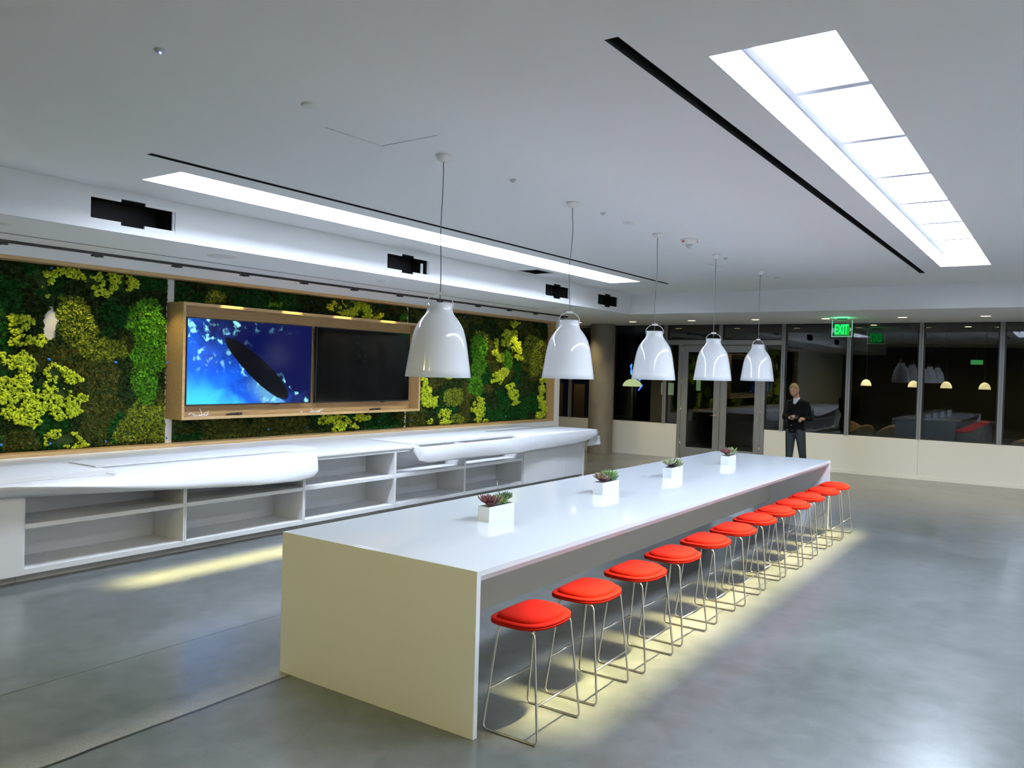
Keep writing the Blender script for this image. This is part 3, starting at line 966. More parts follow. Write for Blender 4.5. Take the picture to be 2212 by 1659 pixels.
for j, (a, c, lab) in enumerate(((2.605, 4.642, 'switched-on wall screen showing a dark board shape in blue water'), (4.728, 6.766, 'switched-off black wall screen beside the lit blue one'))):
    t = thing('television', lab, 'television', ((a + c) / 2, BYB, 1.403), 'screens in the oak box')
    z0, z1 = 1.403, 2.530
    ho_ = MB().box(a, c, TVY + .004, TVY + .04, z0, z1).build('housing', 'black', t, bevel=.003)
    MB().box((a + c) / 2 - .3, (a + c) / 2 + .3, TVY + .04, BYB, 1.8, 2.2).build('wall_mount', 'black', t)
    e = .012
    s_ = MB().add([(a + e, TVY, z0 + e * 1.6), (c - e, TVY, z0 + e * 1.6), (c - e, TVY, z1 - e), (a + e, TVY, z1 - e)], [(0, 1, 2, 3)])
    if j == 0:
        so = s_.build('screen', surf_mat(), t)
        so['label'] = 'glowing blue ocean picture'
    else:
        s_.build('screen', mat('dark_screen_glass', (.003, .003, .003), .08, noise=(2, .1)), t)
    e2 = .012
    f = MB()
    f.box(a, c, TVY - .003, TVY + .004, z0, z0 + e2 * 1.6).box(a, c, TVY - .003, TVY + .004, z1 - e2, z1)
    f.box(a, a + e2, TVY - .003, TVY + .004, z0 + e2 * 1.6, z1 - e2).box(c - e2, c, TVY - .003, TVY + .004, z0 + e2 * 1.6, z1 - e2)
    f.build('bezel', 'black', ho_)
    MB().box((a + c) / 2 + .35, (a + c) / 2 + .45, TVY - .002, TVY + .01, z0 - .012, z0).build('sensor_bar', 'black', ho_)
# cables and remotes on the shelf
SHZ = BZ0 + k
def loops(cx, cy, n, r, label, seed):
    rg = random.Random(seed)
    b = MB()
    for q in range(n):
        a0 = rg.uniform(-.5, .5) + (0 if q % 2 else math.pi)
        ln = rg.uniform(.5, 1) * r
        pts = []
        for k_ in range(13):
            tt = 2 * math.pi * k_ / 12
            lx, ly = ln * (1 - math.cos(tt)) / 2, .018 * math.sin(tt)
            up = .004 + .09 * r * 4 * rg.uniform(.3, 1) * math.sin(tt / 2) ** 2 * (q % 3) / 2
            pts.append((cx + lx * math.cos(a0) - ly * math.sin(a0), cy + (lx * math.sin(a0) + ly * math.cos(a0)) * .3, SHZ + up))
        b.tube(pts, .0035, 6)
    b.tube([(cx - .02, cy - .02, SHZ + .010), (cx + .03, cy + .015, SHZ + .014)], .010, 8)
    return tag(b.build('cable_bundle', 'plastic'), label, 'cable')
loops(2.76, 6.54, 6, .17, 'white cable bundle lying under the lit blue screen', 3)
tag(MB().tube([(2.79, 6.54, SHZ), (2.80, 6.54, SHZ + .04), (2.775, 6.55, SHZ + .10)], .004, 6).build('cable_end', 'plastic'), 'upright white cable end beside the cable bundle under the lit screen', 'cable')
loops(4.70, 6.54, 8, .15, 'white coiled cable lying between the two screens', 5)
for (x, lab) in ((3.29, 'black coiled cord with plug on the shelf under the lit blue screen'), (5.92, 'black coiled cord with plug on the shelf under the dark screen')):
    b = MB().tube(round_path([(x - .13, 6.53, SHZ + .012), (x - .05, 6.55, SHZ + .02), (x + .04, 6.53, SHZ + .022), (x + .10, 6.55, SHZ + .014)], .05), .012, 8)
    b.tube([(x + .03, 6.525, SHZ + .018), (x + .11, 6.54, SHZ + .018)], .018, 10)
    b.tube([(x - .10, 6.56, SHZ + .01), (x + .06, 6.57, SHZ + .012)], .010, 8)
    tag(b.build('power_cord', 'black'), lab, 'cable')
tag(MB().box(4.40, 4.43, 6.53, 6.56, SHZ, SHZ + .022).build('plug_adapter', 'plastic', bevel=.004), 'tiny white plug adapter beside the coiled cable on the oak shelf', 'adapter')

# ================================================================ MOSS
MOSS=[('R',0.96,2.86,0.11,0.1),('R',1.24,2.92,0.18,0.08),('R',1.48,2.87,0.1,0.07),('R',1.72,2.89,0.22,0.12),('R',1.62,2.76,0.12,0.05),('R',1.93,2.88,0.11,0.12),('R',0.99,2.75,0.03,0.1),('R',0.7,2.33,0.12,0.08),('R',0.76,2.16,0.14,0.09),('R',0.87,2.15,0.11,0.06),('R',0.62,1.93,0.13,0.09),('R',0.78,1.89,0.12,0.11),('R',0.65,1.71,0.19,0.08),('R',0.59,1.56,0.12,0.14),('R',0.74,1.56,0.2,0.11),('R',0.83,1.41,0.15,0.1),('R',0.68,1.34,0.16,0.08),('R',0.88,1.3,0.11,0.08),('R',1.1,1.83,0.11,0.1),('R',1.22,1.77,0.13,0.08),('R',1.03,1.71,0.06,0.1),('R',1.12,1.55,0.16,0.08),('R',1.25,1.48,0.17,0.08),('R',1.19,1.37,0.16,0.08),('R',1.06,1.41,0.13,0.08),('R',1.2,1.05,0.2,0.08),('R',1.08,1.11,0.08,0.1),('R',1.38,0.98,0.1,0.05),('G',2.19,2.4,0.25,0.32),('G',2.21,2.04,0.21,0.32),('G',2.16,1.72,0.17,0.25),('G',2.08,1.86,0.11,0.18),('Y',1.28,2.48,0.2,0.2),('Y',1.26,2.28,0.15,0.12),('Y',1.39,2.32,0.2,0.15),('Y',2.19,1.29,0.29,0.22),('Y',2.37,1.1,0.16,0.15),('Y',1.97,1.12,0.19,0.16),('Y',1.63,2.09,0.36,0.12),('E',0.58,2.4,0.09,0.22),('E',0.59,2.12,0.09,0.12),('E',1.82,1.16,0.11,0.19),('E',0.56,1.68,0.06,0.09),('O',0.76,1.08,0.21,0.13),('O',1.54,1.17,0.21,0.17),('Y',3.16,2.83,0.15,0.08),('G',4.13,2.8,0.13,0.05),('G',6.81,2.8,0.13,0.06),('R',5.3,2.87,0.24,0.1),('R',5.72,2.87,0.31,0.12),('R',6.06,2.79,0.23,0.06),('R',5.35,1.07,0.21,0.12),('R',5.84,1.15,0.2,0.06),('R',5.1,1.12,0.15,0.08),('R',5.7,1.01,0.14,0.04),('E',2.78,0.99,0.28,0.05),('E',6.36,1.05,0.46,0.08),('R',9.89,2.66,0.27,0.13),('R',9.96,2.51,0.33,0.12),('R',10.17,2.41,0.21,0.1),('R',10.21,2.21,0.15,0.07),('R',9.42,2.3,0.14,0.07),('R',9.57,2.23,0.14,0.1),('R',9.47,2.49,0.08,0.1),('R',10.09,2.89,0.12,0.1),('R',7.35,1.72,0.11,0.07),('R',7.38,1.57,0.14,0.09),('R',7.41,1.4,0.18,0.13),('R',7.64,1.39,0.12,0.09),('R',8.02,1.78,0.1,0.03),('R',7.9,1.15,0.14,0.12),('R',7.95,1.01,0.14,0.06),('R',7.54,1.02,0.07,0.03),('R',8.97,1.34,0.13,0.1),('R',8.98,1.15,0.16,0.13),('R',9.02,0.99,0.22,0.06),('R',8.77,1.23,0.08,0.1),('R',9.53,1.86,0.17,0.1),('R',9.7,1.93,0.17,0.08),('R',9.48,1.73,0.17,0.05),('R',10,1.61,0.18,0.08),('R',10.1,1.46,0.18,0.1),('R',10.2,1.3,0.12,0.07),('R',11.19,1.75,0.13,0.09),('R',11.14,1.41,0.17,0.27),('R',11.25,1.18,0.1,0.11),('R',11.1,1.02,0.17,0.09),('G',8.9,2.37,0.27,0.26),('G',8.92,2.08,0.24,0.27),('G',9.86,2.17,0.18,0.18),('G',8.86,1.63,0.24,0.19),('G',8.8,1.76,0.21,0.08),('Y',10.76,2.54,0.36,0.16),('Y',10.74,2.3,0.36,0.19),('Y',10.91,2.03,0.23,0.21),('Y',8.95,2.61,0.21,0.1),('Y',8.71,2.5,0.1,0.08),('Y',8.18,1.45,0.3,0.2),('Y',8.29,1.04,0.25,0.09),('E',9.03,1.84,0.38,0.21),('E',10.23,1.89,0.15,0.26),('E',9.97,1.09,0.55,0.2),('E',8.99,1.52,0.16,0.13)]
SEAMS = [(2.455, 2.565), (6.895, 6.945)]
HOLE = [(1.05, 2.56), (.975, 2.45), (.955, 2.23), (.98, 2.14), (1.10, 2.19), (1.12, 2.40)]
def in_hole(x, z):
    r = np.zeros(len(x), bool)
    n = len(HOLE)
    for i in range(n):
        x1_, z1_ = HOLE[i]; x2_, z2_ = HOLE[(i + 1) % n]
        c = ((z1_ > z) != (z2_ > z)) & (x < (x2_ - x1_) * (z - z1_) / (z2_ - z1_ + 1e-9) + x1_)
        r ^= c
    return r
def vnoise(x, y, sc, seed):
    """smooth value noise in 2D"""
    r = np.random.default_rng(seed)
    G = r.random((256, 256))
    xs, ys = x * sc + 37.3, y * sc + 11.7
    xi, yi = np.floor(xs).astype(int), np.floor(ys).astype(int)
    fx, fy = xs - xi, ys - yi
    fx, fy = fx * fx * (3 - 2 * fx), fy * fy * (3 - 2 * fy)
    g = lambda a, b: G[a % 256, b % 256]
    return (g(xi, yi) * (1 - fx) + g(xi + 1, yi) * fx) * (1 - fy) + (g(xi, yi + 1) * (1 - fx) + g(xi + 1, yi + 1) * fx) * fy
def fbm(x, y, sc, seed):
    return sum(vnoise(x, y, sc * 2 ** k, seed + k) / 2 ** (k + 1) for k in range(4)) / .9375
CODES = 'DRGYEO'
def species(x, z):
    """0 dark leaf, 1 reindeer, 2 bright sheet, 3 yellow sheet, 4 emerald, 5 olive"""
    s = np.zeros(len(x), int)
    base = fbm(x, z, 1.7, 90)
    s[base > .57] = 5
    s[(base < .40)] = 4
    wx, wz = (fbm(x, z, 6, 20) - .5) * .16, (fbm(x, z, 6, 40) - .5) * .16
    for grp in ('O', 'E', 'Y', 'G', 'R'):
        for (c, cx, cz, rx, rz) in MOSS:
            if c == grp:
                q = ((x + wx - cx) / max(rx, .04)) ** 2 + ((z + wz - cz) / max(rz, .04)) ** 2
                s[q < 1.0] = CODES.index(c)
    return s
MCOL = {0: (.028, .055, .012), 1: (.43, .54, .025), 2: (.10, .33, .015), 3: (.24, .30, .022), 4: (.010, .095, .014), 5: (.09, .10, .014)}
MNAME = ['dark_leaf_moss', 'reindeer_moss', 'bright_sheet_moss', 'yellow_sheet_moss', 'emerald_moss', 'olive_moss']
def moss_mat(i):
    c = MCOL[i]
    m = mat('moss_' + MNAME[i], c, .85)
    nt = m.node_tree
    p = nt.nodes['Principled BSDF']
    p.inputs['Specular IOR Level'].default_value = .15
    tc = nt.nodes.new('ShaderNodeTexCoord')
    n = nt.nodes.new('ShaderNodeTexNoise'); n.inputs['Scale'].default_value = 16; n.inputs['Detail'].default_value = 6
    cr = nt.nodes.new('ShaderNodeValToRGB')
    e = cr.color_ramp.elements
    e[0].position, e[0].color = .3, (c[0] * .5, c[1] * .55, c[2] * .5, 1)
    e[1].position, e[1].color = .7, (min(c[0] * 1.4, 1), min(c[1] * 1.3, 1), c[2] * 1.4, 1)
    nt.links.new(tc.outputs['Object'], n.inputs['Vector'])
    nt.links.new(n.outputs['Fac'], cr.inputs['Fac'])
    nt.links.new(cr.outputs['Color'], p.inputs['Base Color'])
    return m
MM = [moss_mat(i) for i in range(6)]
def ico(sub):
    bm = bmesh.new()
    bmesh.ops.create_icosphere(bm, subdivisions=sub, radius=1.0)
    V = np.array([v.co[:] for v in bm.verts]); F = np.array([[v.index for v in f.verts] for f in bm.faces])
    bm.free()
    return V, F
ICO1, ICO2 = ico(1), ico(2)
def leaf_clump():
    """small tuft: three crossed bent blades"""
    V, F = [], []
    for k in range(4):
        a = math.pi * k / 4 + .3
        ca, sa = math.cos(a), math.sin(a)
        b0 = len(V)
        for (l, wd, h) in ((-1, .10, .9), (-.45, .42, .45), (0, .2, 0), (.45, .42, .5), (1, .10, 1.0)):
            for s_ in (-1, 1):
                V.append((l * ca - s_ * wd * sa, -h, l * sa + s_ * wd * ca))
        for i in range(4):
            q = b0 + i * 2
            F += [(q, q + 1, q + 3), (q, q + 3, q + 2)]
    return np.array(V), np.array(F)
LEAF = leaf_clump()
def scatter(P, R, shape, squash=1.0, seed=0):
    r = np.random.default_rng(seed)
    V0, F0 = shape
    n = len(P)
    q = r.normal(size=(n, 4)); q /= np.linalg.norm(q, axis=1)[:, None]
    w_, x_, y_, z_ = q.T
    Rm = np.stack([1 - 2 * (y_ ** 2 + z_ ** 2), 2 * (x_ * y_ - z_ * w_), 2 * (x_ * z_ + y_ * w_),
                   2 * (x_ * y_ + z_ * w_), 1 - 2 * (x_ ** 2 + z_ ** 2), 2 * (y_ * z_ - x_ * w_),
                   2 * (x_ * z_ - y_ * w_), 2 * (y_ * z_ + x_ * w_), 1 - 2 * (x_ ** 2 + y_ ** 2)], 1).reshape(n, 3, 3)
    sc = R[:, None] * (1 + squash * (r.random((n, 3)) - .5) * .8)
    V = np.einsum('nij,nkj->nki', Rm, V0[None] * sc[:, None, :]) + P[:, None, :]
    F = F0[None] + (np.arange(n) * len(V0))[:, None, None]
    return V.reshape(-1, 3), F.reshape(-1, F0.shape[1])
BACK = WY + .24
panels = [(NX0 + T, SEAMS[0][0], NZ0 + T, NZ1 - T, 'tall moss panel with a grey torn patch, before the oak screen box'),
          (SEAMS[0][1], SEAMS[1][0], BZ1 + .008, NZ1 - T, 'low moss strip above the oak screen box'),
          (SEAMS[0][1], SEAMS[1][0], NZ0 + T, BZ0 - .008, 'low dark moss strip below the oak screen box'),
          (SEAMS[1][1], NX1 - T, NZ0 + T, NZ1 - T, 'moss panel at the window end beyond the oak screen box')]
DENS = {0: 3600, 1: 5200, 2: 3600, 3: 3200, 4: 3600, 5: 3200}
SIZE = {0: (.011, .021), 1: (.008, .017), 2: (.011, .02), 3: (.011, .02), 4: (.011, .02), 5: (.011, .02)}
for pi, (a, c, z0, z1, lab) in enumerate(panels):
    t = thing('moss_panel', lab, 'moss panel', ((a + c) / 2, BACK, z0), 'moss wall panels')
    MB().box(a, c, BACK - .012, BACK - .001, z0, z1).build('backing_board', 'board', t)
    # displaced moss mat
    nx, nz = int((c - a) / .028), int((z1 - z0) / .028)
    gx, gz = np.meshgrid(np.linspace(a, c, nx), np.linspace(z0, z1, nz), indexing='ij')
    fx, fz = gx.ravel(), gz.ravel()
    lump = lambda x, z: .075 * fbm(x, z, 3.0, 5) + .02 * fbm(x, z, 14, 8)
    edge = lambda x, z: np.clip(np.minimum(np.minimum(x - a, c - x), np.minimum(z - z0, z1 - z)) / .05, 0, 1)
    fy = BACK - .014 - (lump(fx, fz)) * (.25 + .75 * edge(fx, fz))
    I = np.arange(nx * nz).reshape(nx, nz)
    Q = np.stack([I[:-1, :-1], I[1:, :-1], I[1:, 1:], I[:-1, 1:]], -1).reshape(-1, 4)
    qc = (fx[Q].mean(1), fz[Q].mean(1))
    keep = ~in_hole(*qc)
    Q = Q[keep]
    base = t.location
    fast_mesh('moss_mat', np.stack([fx, fy, fz], 1), Q, MM[0], t, True, ((a + c) / 2, BACK, z0))['kind'] = 'stuff'
    # tufts of each kind
    area = (c - a) * (z1 - z0)
    for sp in range(6):
        n = int(area * DENS[sp])
        r = np.random.default_rng(100 * pi + sp)
        x, z = r.uniform(a + .012, c - .012, n), r.uniform(z0 + .012, z1 - .012, n)
        s_ = species(x, z)
        ok = (s_ == sp) & ~in_hole(x, z)
        if sp == 1:   # broken, cauliflower-like edges
            ok &= fbm(x, z, 9, 60) > .40
        x, z = x[ok], z[ok]
        if len(x) == 0:
            continue
        bulge = {0: .012, 1: .06, 2: .012, 3: .010, 4: .008, 5: .010}[sp]
        depth = lump(x, z) * (.25 + .75 * edge(x, z)) + bulge * (r.random(len(x)) ** .6)
        y = BACK - .014 - np.minimum(depth, .19)
        lo_, hi_ = SIZE[sp]
        R_ = r.uniform(lo_, hi_, len(x))
        P = np.stack([x, y, z], 1)
        shp = ICO2 if sp == 1 else LEAF
        V, Fc = scatter(P, R_, shp, 1.0, 7 * pi + sp)
        V[:, 1] = np.minimum(V[:, 1], BACK - .013)
        V[:, 2] = np.clip(V[:, 2], z0 - .004, z1 + .004)
        fast_mesh(MNAME[sp], V, Fc, MM[sp], t, sp == 1, ((a + c) / 2, BACK, z0))['kind'] = 'stuff'
# seams of bare white wall between the panels
for (a, c), l in zip(SEAMS, ('the camera end of the oak box', 'the window end of the oak box')):
    for za, zb, q in ((NZ0 + T, BZ0 - .002, 'below '), (BZ1 + .002, NZ1 - T, 'above ')):
        tag(MB().box(a + .01, c - .01, BACK - .03, BACK - .001, za, zb).build('wall_joint', 'plastic'), 'bare white joint in the moss ' + q + l, 'wall joint', 'bare joints between moss panels')
# torn rim of the hole
hc = MB()
for i in range(len(HOLE)):
    (xa, za), (xb, zb) = HOLE[i], HOLE[(i + 1) % len(HOLE)]
    for k_ in range(7):
        q = k_ / 7 + rng.uniform(-.05, .05)
        px_, pz_ = xa + (xb - xa) * q + rng.uniform(-.012, .012), za + (zb - za) * q + rng.uniform(-.012, .012)
        hc.sphere((px_, BACK - .055, pz_), rng.uniform(.008, .02), 6, 4, (1, .9, 1))
hc.build('torn_edge', 'tan', bpy.data.objects['moss_panel'])
ph = MB().add([(x, BACK - .062, z) for x, z in HOLE] + [(x, BACK - .02, z) for x, z in HOLE],
              [tuple(range(6)), tuple(range(11, 5, -1))] + [(i, i + 6, (i + 1) % 6 + 6, (i + 1) % 6) for i in range(6)])
ph.build('bare_patch', 'board', bpy.data.objects['moss_panel'])['label'] = 'bare grey patch without moss'
# blue tape tabs
TAPE = [((1.019, 2.95), 'in the dark moss under the oak frame, above the grey torn patch'), ((1.013, 1.95), 'among chartreuse clumps below the grey torn patch'), ((1.77, 1.936), 'in dark moss midway to the oak screen box'),
        ((2.44, 1.942), 'against the camera-end side of the oak screen box'), ((1.681, 1.0), 'low on the dark moss before the first bare joint'), ((2.44, 1.005), 'at the foot of the first bare joint'),
        ((1.036, 1.008), 'inside the lowest chartreuse clump'), ((.543, 1.03), 'lowest at the camera end of the moss'), ((4.016, 1.041), 'under the lit screen below the oak box'), ((4.714, 1.025), 'below the oak box between the two screens'),
        ((6.216, 1.076), 'under the dark screen below the oak box'), ((4.741, 2.902), 'above the oak box between the two screens'), ((6.167, 2.951), 'above the dark screen under the oak frame'), ((8.414, 2.939), 'high on the window-end moss panel'),
        ((9.81, 1.982), 'mid-height on the window-end moss panel'), ((9.849, 1.025), 'low on the window-end moss panel'), ((6.85, 1.059), 'on the moss before the second bare joint'), ((6.985, 1.054), 'on the moss just after the second bare joint')]
for i, ((x, z), l) in enumerate(TAPE):
    yb = BACK - .014 - float(lump(np.array([x]), np.array([z]))[0]) - .03
    s1 = .026
    b = MB().grid([[(x + s1 * (q - .5) * (1.0 + .4 * math.sin(i)), yb - .012 * math.sin(math.pi * r_) - .004 * q, z + s1 * 1.1 * (r_ - .5) + .01 * q * math.cos(i * 2.1)) for r_ in np.linspace(0, 1, 4)] for q in np.linspace(0, 1, 4)])
    tag(b.build('tape_tab', 'blue', solid=.002), 'blue tape tab ' + l, 'tape', 'blue tape tabs on the moss')

# ================================================================ TABLE
TL, TW, TH = 7.64, 1.558, 0.90
t = thing('communal_table', 'long white waterfall-edge communal table in the middle of the room', 'table', (TL / 2, TW / 2, 0))
MB().box(.036, TL - .036, 0, TW, TH - .032, TH).build('tabletop', 'solid', t, bevel=.0012)
MB().box(0, .036, 0, TW, 0, TH).build('end_panel', 'solid', t, bevel=.0012)
MB().box(TL - .036, TL, 0, TW, 0, TH).build('end_panel', 'solid', t, bevel=.0012)
MB().box(.036, TL - .036, .030, .06, TH - .070, TH - .032).build('edge_rail', 'solid', t, bevel=.001)
MB().box(.036, TL - .036, TW - .05, TW - .012, TH - .072, TH - .032).build('edge_rail', 'solid', t, bevel=.001)
sp_ = MB().box(.036, TL - .036, .765, .80, .295, TH - .032)
sp_.build('modesty_panel', 'greypanel', t, bevel=.001)

# ================================================================ STOOLS
def seat_outline(hx, hy, rb, rf, n=10, inset=0.0):
    """D-shaped seat: table side (+y) straighter, room side (-y) rounder"""
    hx, hy = hx - inset, hy - inset
    pts = []
    for k_ in range(64):
        a = 2 * math.pi * k_ / 64
        c_, s_ = math.cos(a), math.sin(a)
        e = 2 / (2.6 + 2.6 * max(0.0, s_) ** .5)
        pts.append((hx * math.copysign(abs(c_) ** e, c_), hy * math.copysign(abs(s_) ** e, s_)))
    return pts
def seat_ring(mb, levels):
    rows = []
    for (ins, z, dome) in levels:
        rows.append([(x, y, z) for x, y in seat_outline(.228, .176, .05, .135, 10, ins)])
    n = len(rows[0])
    vs = [p for r_ in rows for p in r_]
    fs = []
    for i in range(len(rows) - 1):
        for k_ in range(n):
            k2 = (k_ + 1) % n
            fs.append((i * n + k_, i * n + k2, (i + 1) * n + k2, (i + 1) * n + k_))
    mb.add(vs, fs, True)
    b0 = len(mb.v) - len(vs)
    mb.f.append(tuple(b0 + k_ for k_ in reversed(range(n)))); mb.sm.append(True)
    mb.f.append(tuple(b0 + len(vs) - n + k_ for k_ in range(n))); mb.sm.append(True)
def make_stool():
    t = thing('bar_stool', '', 'stool', (0, 0, 0), 'red bar stools along the table')
    b = MB()
    seat_ring(b, [(.012, .588, 0), (.002, .590, 0), (0, .600, 0), (.001, .602, 0), (.003, .6025, 0), (.003, .6045, 0), (0, .605, 0), (0, .614, 0), (.004, .618, 0), (.02, .6185, 0)])
    ss_ = b.build('seat_shell', 'red', t)
    b = MB()
    seat_ring(b, [(.034, .614, 0), (.031, .622, 0), (.034, .633, 0), (.042, .641, 0), (.058, .646, 0), (.085, .649, 0), (.12, .651, 0), (.15, .6515, 0)])
    b.build('seat_pad', 'red', ss_)
    R = .0062
    for s_ in (-1, 1):
        xb, xt = s_ * .222, s_ * .185
        b = MB()
        P = [(xb, .172, R), (xb, -.185, R), (xt, -.125, .585), (xt, .105, .585)]
        b.tube(round_path(P, .035, 5, True), R, 10, True)
        lg_ = b.build('leg_frame', 'steel', t)
        for y0 in (-.16, .06):
            MB().box(xb - .005, xb + .005, y0, y0 + .08, 0, .004).build('glide', 'black', lg_)
    for (z, f) in ((.205, -1), (.225, 1)):
        q = (z - R) / (.585 - R)
        y = (-.185 + q * .06) if f < 0 else (.172 - q * .067)
        x = .222 - q * .037
        MB().tube([(-x, y, z), (x, y, z)], R * .95, 8).build('foot_rail', 'steel', t)
    return t
STX = [.365, 1.005, 1.66, 2.32, 2.975, 3.61, 4.255, 4.857, 5.435, 6.08, 6.735, 7.31]
st = make_stool()
for i, x in enumerate(STX):
    place(st, i > 0, (x, -.130 + .008 * math.sin(i * 2.3), 0), 'red bar stool with steel sled legs, %s from the near table end' % ORD[i], rz=.03 * math.sin(i * 1.7))

# ================================================================ PENDANTS
def make_pendant():
    t = thing('pendant_lamp', '', 'pendant lamp', (0, 0, 0), 'white bell pendants over the table')
    zb, zt = 1.905, 2.440
    hgt = zt - zb
    outer = [(188, 0), (190, 60), (197, 100), (214, 150), (240, 190), (268, 222), (310, 280), (345, 335), (372, 390), (393, 450), (410, 510), (424, 575), (437, 645), (450, 730), (463, 820), (478, 920), (493, 1020), (510, 1130)]
    k_ = hgt / 1130
    prof = [(r * k_, zt - z * k_) for r, z in outer]
    inner = [(r - .0035, z) for r, z in reversed(prof)]
    MB().lathe([(.05, zt + .001), (prof[0][0] - .004, zt + .001)] + prof + [(prof[-1][0] - .0035, zb)] + inner[1:], (0, 0, 0), 64).build('shade', 'enamel', t)
    b = MB()
    R = .118 * .62
    b.tube(round_path([(-R - .020, 0, zt - .03), (-R - .028, 0, zt - .005), (-R - .01, 0, zt + .04), (-.028, 0, zt + .073), (.028, 0, zt + .073), (R + .01, 0, zt + .04), (R + .028, 0, zt - .005), (R + .020, 0, zt - .03)], .05, 6), .0032, 8)
    b.tube([(-R - .020, 0, zt - .03), (-R - .008, 0, zt - .03)], .0032, 8).tube([(R + .020, 0, zt - .03), (R + .008, 0, zt - .03)], .0032, 8)
    bh_ = b.build('bail_handle', 'plastic', t)
    MB().box(-.03, .03, -.012, .012, zt + .062, zt + .084).build('cord_grip', 'plastic', bh_, bevel=.004)
    lh_ = MB().lathe([(.02, zt - .09), (.024, zt - .09), (.024, zt + .0), (.02, zt + .004), (.001, zt + .004)], (0, 0, 0), 20).build('lamp_holder', 'plastic', t)
    MB().sphere((0, 0, zt - .17), .045, 16, 12).build('bulb', emat('dim_bulb', (1, .85, .5), 1.2), lh_)
    return t
def cord(t, seed):
    rg = random.Random(seed)
    z0, z1 = 2.44, H - .035
    amp = rg.uniform(.006, .012)
    pts = []
    for k_ in range(15):
        q = k_ / 14
        e = math.sin(math.pi * q)
        pts.append((amp * e * math.sin(q * 7 + seed), amp * e * math.cos(q * 6 + seed * 2), z0 + (z1 - z0) * q))
    MB().tube(pts, .0036, 8).build('cord', 'cord', t)
    MB().lathe([(.004, H - .050), (.025, H - .048), (.047, H - .030), (.055, H - .012), (.057, H - .001), (.001, H - .001)], (0, 0, 0), 32).build('canopy', 'plastic', t)
PX = [1.125, 2.97, 4.815, 6.60, 8.40]
PLAB = ['white bell pendant lamp, first from the camera end, before the dark screen', 'white bell pendant lamp, second from the camera end, before the oak frame edge', 'white bell pendant lamp, third from the camera end, beside the concrete column',
        'white bell pendant lamp, fourth from the camera end, before the glass doors', 'white bell pendant lamp, last of the row, before the door frame']
pp = make_pendant()
pend = [place(pp, i > 0, (x, 1.245, 0), PLAB[i], rz=[-.95, -.75, -.95, -.9, -.6][i]) for i, x in enumerate(PX)]
for i, o in enumerate(pend):
    WPOS[o.name] = Vector((0, 0, 0))
    cord(o, i + 1)

# ================================================================ PLANTERS
LEAFM = {}
def leaf_mat(name, c1, c2):
    if name not in LEAFM:
        m = mat(name, c1, .5)
        nt = m.node_tree
        p = nt.nodes['Principled BSDF']
        tc = nt.nodes.new('ShaderNodeTexCoord')
        n = nt.nodes.new('ShaderNodeTexNoise'); n.inputs['Scale'].default_value = 30; n.inputs['Detail'].default_value = 3
        cr = nt.nodes.new('ShaderNodeValToRGB')
        cr.color_ramp.elements[0].position, cr.color_ramp.elements[0].color = .35, (*c1, 1)
        cr.color_ramp.elements[1].position, cr.color_ramp.elements[1].color = .65, (*c2, 1)
        nt.links.new(tc.outputs['Object'], n.inputs['Vector']); nt.links.new(n.outputs['Fac'], cr.inputs['Fac']); nt.links.new(cr.outputs['Color'], p.inputs['Base Color'])
        LEAFM[name] = m
    return LEAFM[name]
BURG = leaf_mat('burgundy_leaf', (.10, .018, .03), (.20, .06, .06))
OLIV = leaf_mat('bronze_leaf', (.10, .065, .03), (.22, .13, .08))
GREN = leaf_mat('fresh_green_leaf', (.07, .17, .03), (.24, .36, .09))
DGRN = leaf_mat('dark_green_leaf', (.03, .08, .02), (.09, .17, .045))
PALE = leaf_mat('pale_succulent_leaf', (.20, .24, .12), (.42, .40, .26))
PURP = leaf_mat('purple_leaf', (.03, .018, .04), (.07, .03, .06))
def rosette(c, r, n, m, parent, seed, thick=.16, wide=.30, upright=.5, name='rosette'):
    rg = random.Random(seed)
    b = MB()
    ga = 2.39996
    for i in range(n):
        q = i / max(n - 1, 1)
        a = i * ga
        el = (1 - q) * (.12 + .2 * upright) + q * (1.25)
        L = r * (1.0 - .55 * q) * rg.uniform(.85, 1.1)
        W = L * wide
        ca, sa = math.cos(a), math.sin(a)
        rows = []
        for (u, wd) in ((.08, .35), (.35, .85), (.65, 1.0), (.85, .62), (1.0, .06)):
            el2 = el + .35 * u * u
            dx, dz = L * u * math.cos(el2 * .9), L * u * math.sin(el2)
            row = []
            for (sx, up) in ((-1, .25), (-.5, -.45), (.5, -.45), (1, .25), (.45, .5), (-.45, .5)):
                lx, lz = sx * W * wd * .5, up * L * thick * wd
                row.append((c[0] + dx * ca - lx * sa - lz * math.sin(el2) * ca, c[1] + dx * sa + lx * ca - lz * math.sin(el2) * sa, c[2] + dz + lz * math.cos(el2)))
            rows.append(row)
        vs = [p for row in rows for p in row]
        fs = [(j * 6 + k_, j * 6 + (k_ + 1) % 6, (j + 1) * 6 + (k_ + 1) % 6, (j + 1) * 6 + k_) for j in range(4) for k_ in range(6)]
        fs += [tuple(24 + k_ for k_ in range(6)), tuple(reversed(range(6)))]
        b.add(vs, fs, True)
    return b.build(name, m, parent)
